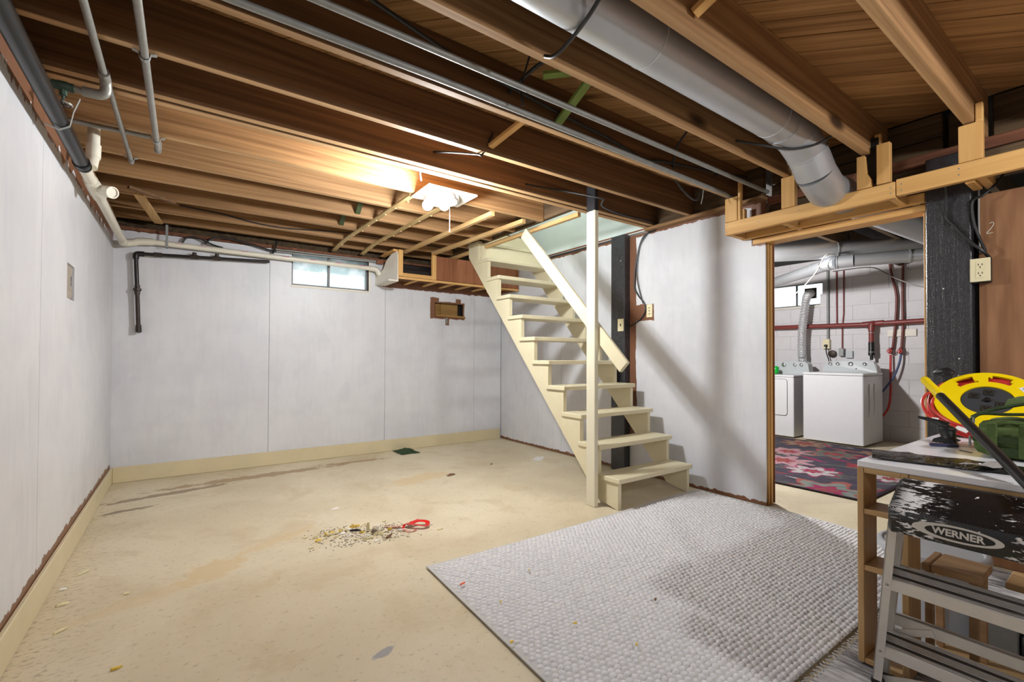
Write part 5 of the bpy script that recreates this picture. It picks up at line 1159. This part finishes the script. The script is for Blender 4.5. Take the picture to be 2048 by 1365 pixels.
mb = MB(); mb.obox(RP(-0.15, -0.165, 0.012), (e1, e2, nn), (0.012, 0.009, 0.004)); mb.build('white_clip', m_label, rl); mb = MB(); mb.obox(RP(-0.055, -0.20, 0.012), ((e1*0.9-e2*0.4), (e2*0.9+e1*0.4), nn), (0.022, 0.011, 0.001)); mb.build('cord_tag', m_label, rl)
mb = MB(); mb.box(3.37, 3.47, -4.80, -4.495, TOP+0.0005, TOP+0.026, 0.006); mb.tube([(3.46, -4.60, TOP+0.02), (3.52, -4.61, 0.80)], 0.015, 10); mb.build('stand', m_blackpl, rl)
mb = MB(); mb.tube([(3.545, -4.452, TOP+0.001), (3.55, -4.45, 0.975)], 0.011, 12); ho = mb.build('crank_handle', m_blackpl, rl, smooth=True)
mb = MB(); mb.tube([(3.55, -4.46, 0.955), (3.55, -4.46, 0.985)], 0.02, 14); mb.tube([(3.55, -4.415, 0.99), (3.55, -4.43, 0.997), (3.55, -4.46, 1.0), (3.55, -4.478, 0.985)], [0.011, 0.019, 0.023, 0.02], 14); mb.ell((3.55, -4.455, 0.985), (0.022, 0.024, 0.02)); mb.build('knob', m_blackpl, ho, smooth=True)
# olive bag
bg_ = thing('canvas_bag', (3.05, -4.85, TOP), 'olive green canvas tool bag with straps on the desk', 'bag')
def puff(x0, x1, y0, y1, z0, z1, e=4.0, n=20, amp=0.006, sd=0):
    m_ = MB(); v = []; f = []; nu, nv = n, n//2
    cx, cy, cz = (x0+x1)/2, (y0+y1)/2, (z0+z1)/2; hx, hy, hz = (x1-x0)/2, (y1-y0)/2, (z1-z0)/2
    for i in range(nv+1):
        th = -math.pi/2+math.pi*i/nv
        for k in range(nu):
            ph = 2*math.pi*k/nu; d = V((math.cos(th)*math.cos(ph), math.cos(th)*math.sin(ph), math.sin(th)))
            s = (abs(d.x)**e+abs(d.y)**e+abs(d.z)**e)**(-1/e); p = V((cx+hx*d.x*s, cy+hy*d.y*s, cz+hz*d.z*s))
            nz_ = mathutils.noise.noise((p.x*16+sd, p.y*16, p.z*16)); p += d*amp*nz_
            p.z = max(p.z, z0); v.append(p)
    for i in range(nv):
        for k in range(nu): f.append((i*nu+k, i*nu+(k+1) % nu, (i+1)*nu+(k+1) % nu, (i+1)*nu+k))
    return m_.add(v, f)
puff(2.93, 3.22, -5.14, -4.66, TOP+0.001, 0.838, 5, 40, 0.008).build('body', m_bag, bg_, smooth=True)
puff(2.85, 2.96, -5.06, -4.665, TOP+0.001, 0.815, 5, 32, 0.006, 5).build('front_pocket', m_bag, bg_, smooth=True)
puff(2.96, 3.20, -5.12, -4.77, 0.825, 0.90, 3.5, 32, 0.012, 9).build('top_flap', m_bag, bg_, smooth=True)
mb = MB(); mb.box(2.842, 2.852, -5.06, -4.67, 0.765, 0.79, 0.002); mb.build('webbing', m_bagd, bg_); mb = MB(); mb.box(2.843, 2.853, -5.06, -4.72, 0.725, 0.752, 0.002); mb.build('webbing', m_bagd, bg_)
for y in (-4.72, -4.80, -4.9): mb = MB(); mb.box(2.838, 2.85, y-0.014, y+0.014, 0.72, 0.835, 0.003); mb.build('strap', m_bag, bg_)
mb = MB(); mb.sheet([[(2.99+0.02*i, -4.73-0.028*j, 0.868+0.035*math.sin((j+1)*0.5)+0.006*i) for j in range(6)] for i in range(5)], 0.006); mb.build('folded_strap', m_bag, bg_, smooth=True)
mb = MB(); mb.tube(smoothpath([(2.90, -4.655, 0.83), (2.92, -4.68, 0.858), (2.93, -4.75, 0.862), (2.94, -4.85, 0.87), (2.95, -4.95, 0.866)]), 0.006, 8); mb.tube(smoothpath([(2.91, -4.66, 0.845), (2.96, -4.70, 0.872), (3.0, -4.8, 0.905)]), 0.007, 8); mb.build('carry_cords', m_bagd, bg_, smooth=True)
mb = MB(); mb.tube(smoothpath([(2.915, -4.655, 0.80), (2.908, -4.652, 0.825), (2.905, -4.66, 0.848)]), 0.0025, 6); mb.box(2.902, 2.908, -4.657, -4.65, 0.735, 0.775, 0.001); mb.build('zip_pull', m_zinc, bg_)
mb = MB(); mb.tube([(2.905+0.012*math.cos(k*math.pi/5), -4.664, 0.832+0.012*math.sin(k*math.pi/5)) for k in range(10)], 0.002, 6, closed=True); mb.build('ring', m_zinc, bg_)
# black hooked bracket
hk = thing('hook_bracket', (3.09, -4.545, TOP), 'black plastic hooked clamp standing on the desk', 'clamp')
mb = MB(); mb.tube(smoothpath([(3.095, -4.56, TOP+0.012), (3.10, -4.555, TOP+0.03), (3.11, -4.548, TOP+0.055), (3.11, -4.55, TOP+0.075)]), [0.034, 0.032, 0.028, 0.024, 0.023, 0.023, 0.023, 0.024, 0.025, 0.026, 0.028, 0.03, 0.03, 0.031, 0.031, 0.03, 0.026, 0.02, 0.01], 18); mb.build('body', m_blackpl, hk, smooth=True)
mb = MB(); mb.tube(smoothpath([(3.11, -4.548, TOP+0.068), (3.11, -4.52, TOP+0.082), (3.11, -4.49, TOP+0.093), (3.11, -4.455, TOP+0.10)]), [0.022, 0.021, 0.02, 0.019, 0.018, 0.016, 0.0145, 0.013, 0.012, 0.011, 0.01, 0.009, 0.008, 0.0075, 0.007, 0.0065, 0.006, 0.0055, 0.005], 12); mb.build('horn', m_blackpl, hk, smooth=True)
mb = MB(); mb.prism([(-4.51, TOP+0.006), (-4.515, TOP+0.02), (-4.535, TOP+0.03), (-4.575, TOP+0.022), (-4.59, TOP+0.006)], 'x', 3.06, 3.085); mb.build('toothed_jaw', m_blackpl, hk)
for k in range(5): mb = MB(); mb.box(3.062, 3.072, -4.518-0.015*k-0.006, -4.518-0.015*k, TOP+0.0005, TOP+0.0055, 0.001); mb.build('tooth', m_chrome, hk)
kn = thing('pocket_knife', (3.0, -4.58, TOP), 'slim blue and steel pocket knife lying on the desk', 'knife')
mb = MB(); mb.bar((2.965, -4.525, TOP+0.007), (3.02, -4.60, TOP+0.007), 0.014, 0.012, (0, 0, 1), 0.003); mb.build('handle', plain('dark_blue', S(70, 74, 110), 0.3, 0.4), kn); mb = MB(); mb.bar((3.02, -4.60, TOP+0.005), (3.055, -4.648, TOP+0.004), 0.01, 0.003, (0, 0, 1), 0.0005); mb.build('blade', m_chrome, kn)
mb = MB(); mb.bar((2.945, -4.618, TOP+0.0015), (2.92, -4.655, TOP+0.0015), 0.008, 0.002); mb.build('metal_strip', m_iron, label='thin dark metal strip beside the knife on the desk', cat='strip')
# long tool with yellow grip
tl_ = thing('long_handled_tool', (2.6, -4.7, TOP), 'black handled tool with yellow grip lying across the desk', 'tool')
A, B = V((2.95, -4.512, 0.981)), V((2.34, -4.887, 0.697)); dA = (B-A)
mb = MB(); q = [A+dA*t for t in (0.0, 0.008, 0.03, 0.05, 0.20, 0.205)]; mb.tube(q, [0.009, 0.014, 0.016, 0.0145, 0.0165, 0.014], 16); mb.build('grip', m_yellow, tl_, smooth=60)
mb = MB(); mb.tube([A+dA*0.2, A+dA*1.0], 0.0142, 16); mb.build('handle', m_blackpl, tl_, smooth=True)

# ------------------------------------------------------------------ litter on the floor
rnd = random.Random(11)
def chip(x, y, L, w_, h, an, mt, label, group, z=0.0, nm='debris_chip'):
    m_ = MB(); n = 5; pts = []
    for k in range(n): a = 2*math.pi*k/n+rnd.uniform(-.3, .3); r = rnd.uniform(.7, 1.05); pts.append((L/2*r*math.cos(a), w_/2*r*math.sin(a)))
    ca, sa = math.cos(an), math.sin(an)
    v = [(x+px*ca-py*sa, y+px*sa+py*ca, z+0.0006+h*rnd.uniform(0, .3)) for px, py in pts]+[(x+0.8*(px*ca-py*sa), y+0.8*(px*sa+py*ca), z+h*rnd.uniform(.7, 1.2)) for px, py in pts]
    m_.add(v, [tuple(range(n))[::-1], tuple(range(n, 2*n))]+[(i, (i+1) % n, (i+1) % n+n, i+n) for i in range(n)])
    return m_.build(nm, mt, label=label, cat='debris', group=group)
G = 'chips swept into the pile on the floor'
for k in range(46):
    t = rnd.gauss(0, 0.5); x = 1.38+0.22*t+rnd.gauss(0, 0.05); y = -2.30-0.10*t+rnd.gauss(0, 0.07)
    if k < 12: x = 1.09+0.03*k+rnd.gauss(0, 0.015); y = -2.30+0.02*k-0.005*k+rnd.gauss(0, 0.03)
    mt = rnd.choice([m_chip, m_chip, m_chipw, m_chipy, m_chipb, m_chip, m_chipw])
    long_ = rnd.random() < 0.4
    chip(x, y, rnd.uniform(0.05, 0.11) if long_ else rnd.uniform(0.02, 0.05), rnd.uniform(0.01, 0.02), rnd.uniform(0.006, 0.016), rnd.uniform(-0.4, 0.9), mt, ('long ' if long_ else 'short ')+{m_chip: 'pale wood', m_chipw: 'white', m_chipy: 'yellow', m_chipb: 'brown'}[mt]+' splinter in the debris pile on the floor', G)
chip(1.42, -2.27, 0.03, 0.028, 0.05, 0, m_chip, 'upright pale plaster lump in the debris pile', None); chip(1.44, -2.33, 0.05, 0.04, 0.03, 0.3, m_dust, 'dark rounded stone in the debris pile', None, 0, 'stone')
chip(1.36, -2.22, 0.11, 0.02, 0.012, -0.55, m_blackpl, 'black plastic sliver in the debris pile', None)
dm = MB()
for k in range(700):
    t = rnd.random(); a = rnd.gauss(0, 1); x = 1.15+0.45*t+0.05*rnd.gauss(0, 1); y = (-2.15-0.16*t+0.05*a if rnd.random() < .6 else -2.34-0.12*t*rnd.random()+0.05*a)
    s = rnd.uniform(0.0012, 0.0042); dm.ell((x, y, s*0.4), (s*rnd.uniform(1, 3), s, s*0.5), Matrix.Rotation(rnd.uniform(0, 3), 3, 'Z'), 5, 3)
dm.build('swept_dust', m_dust, label='grey dust and fluff swept around the debris pile', cat='dust', kind='stuff')
rb = thing('red_ribbon', (1.66, -2.36, 0), 'bright red ribbon lying in loops beside the debris pile', 'ribbon')
def ribbon(pts, wd):
    p = smoothpath([(x, y, z) for x, y, z in pts], 6); rws = []
    for i, q in enumerate(p):
        d = (p[min(i+1, len(p)-1)]-p[max(i-1, 0)]); d.z = 0; s = V((-d.y, d.x, 0)).normalized()*wd; rws.append([q-s+V((0, 0, 0.004)), q+s])
    m_ = MB(); m_.sheet(rws, 0.001); m_.build('strand', m_redtape, rb, smooth=True)
ribbon([(1.56, -2.30, 0.004), (1.60, -2.33, 0.012), (1.64, -2.335, 0.02), (1.70, -2.30, 0.012), (1.75, -2.26, 0.006)], 0.01)
ribbon([(1.64, -2.335, 0.018), (1.68, -2.39, 0.022), (1.73, -2.42, 0.012), (1.76, -2.38, 0.02), (1.72, -2.345, 0.025), (1.66, -2.34, 0.02)], 0.014)
ribbon([(1.63, -2.335, 0.016), (1.60, -2.38, 0.008), (1.63, -2.43, 0.004), (1.67, -2.42, 0.006)], 0.006); ribbon([(1.53, -2.25, 0.004), (1.56, -2.29, 0.006), (1.60, -2.31, 0.012)], 0.006)
# crumpled dark green cloth at the back
rws = []
for i in range(15):
    r = []
    for j in range(15):
        u, v_ = i/14-0.5, j/14-0.5; d = max(0, 1-2*math.hypot(u, v_)*1.1); x = 2.53+0.21*u+0.02*mathutils.noise.noise((u*5, v_*5, 2)); y = -0.16+0.26*v_+0.03*mathutils.noise.noise((u*5, v_*5, 7))
        r.append((x, y, 0.004+0.05*d**0.5*(0.55+0.6*abs(mathutils.noise.noise((u*7, v_*7, 0))))))
    rws.append(r)
mb = MB(); mb.sheet(rws, 0.003); mb.build('crumpled_cloth', m_cloth, smooth=True, label='crumpled dark green cloth by the back baseboard', cat='cloth')
for (x, y, L, w_, an, mt, lb) in ((1.36, -1.73, 0.09, 0.03, 0.5, m_chipw, 'white chip on the bare floor behind the debris pile'), (2.47, -1.35, 0.13, 0.07, 0.3, m_chipb, 'flat brown flake lying on the floor left of the stairs'), (1.795, -2.49, 0.06, 0.02, 0.1, m_chip, 'single pale chip right of the red ribbon'),
                                  (2.86, -0.22, 0.05, 0.02, 1.0, m_chipw, 'white scrap standing by the back baseboard'), (0.105, -2.02, 0.075, 0.022, 0.9, m_chip, 'long pale chip by the left baseboard, farthest of the row'), (0.085, -2.36, 0.06, 0.045, 0.4, m_chip, 'broad pale chip by the left baseboard'), (0.06, -2.19, 0.03, 0.02, 0.4, m_chipw, 'small white chip against the left baseboard'),
                                  (0.30, -2.40, 0.035, 0.016, 0.2, m_chip, 'pale chip on the open floor left of the stain'), (0.12, -2.62, 0.06, 0.016, 0.7, m_chip, 'slim pale chip near the lower left of the floor'), (1.56, -2.16, 0.035, 0.03, 0.5, m_chip, 'pale chip behind the red ribbon'), (0.32, -3.02, 0.04, 0.02, 0.2, m_chipy, 'yellow chip at the bottom edge of the floor'), (3.0, -1.2, 0.05, 0.02, .5, m_chipb, 'small brown chip beneath the staircase')):
    chip(x, y, L, w_, 0.008, an, mt, lb, None)
for (x, y, L, an, mt, lb) in ((1.545, -3.22, 0.035, 0.2, m_orange, 'orange brown scrap near the left corner of the woven rug'), (2.155, -3.81, 0.04, 0.5, m_chipb, 'thin brown twig lying on the woven rug'), (1.75, -3.745, 0.025, -0.3, m_chipy, 'yellow petal near the front middle of the woven rug'), (1.48, -3.70, 0.02, 0.1, m_chipy, 'yellow petal on the left border of the woven rug'), (1.84, -3.97, 0.02, 0.4, m_chipy, 'yellow petal on the woven rug nearest the camera'), (1.88, -3.28, 0.03, 0.9, m_chip, 'pale petal near the far middle of the woven rug'), (1.60, -3.45, 0.022, 1.2, m_chipy, 'small yellow petal between scrap and rug border')):
    chip(x, y, L, 0.012, 0.006, an, mt, lb, None, 0.026)
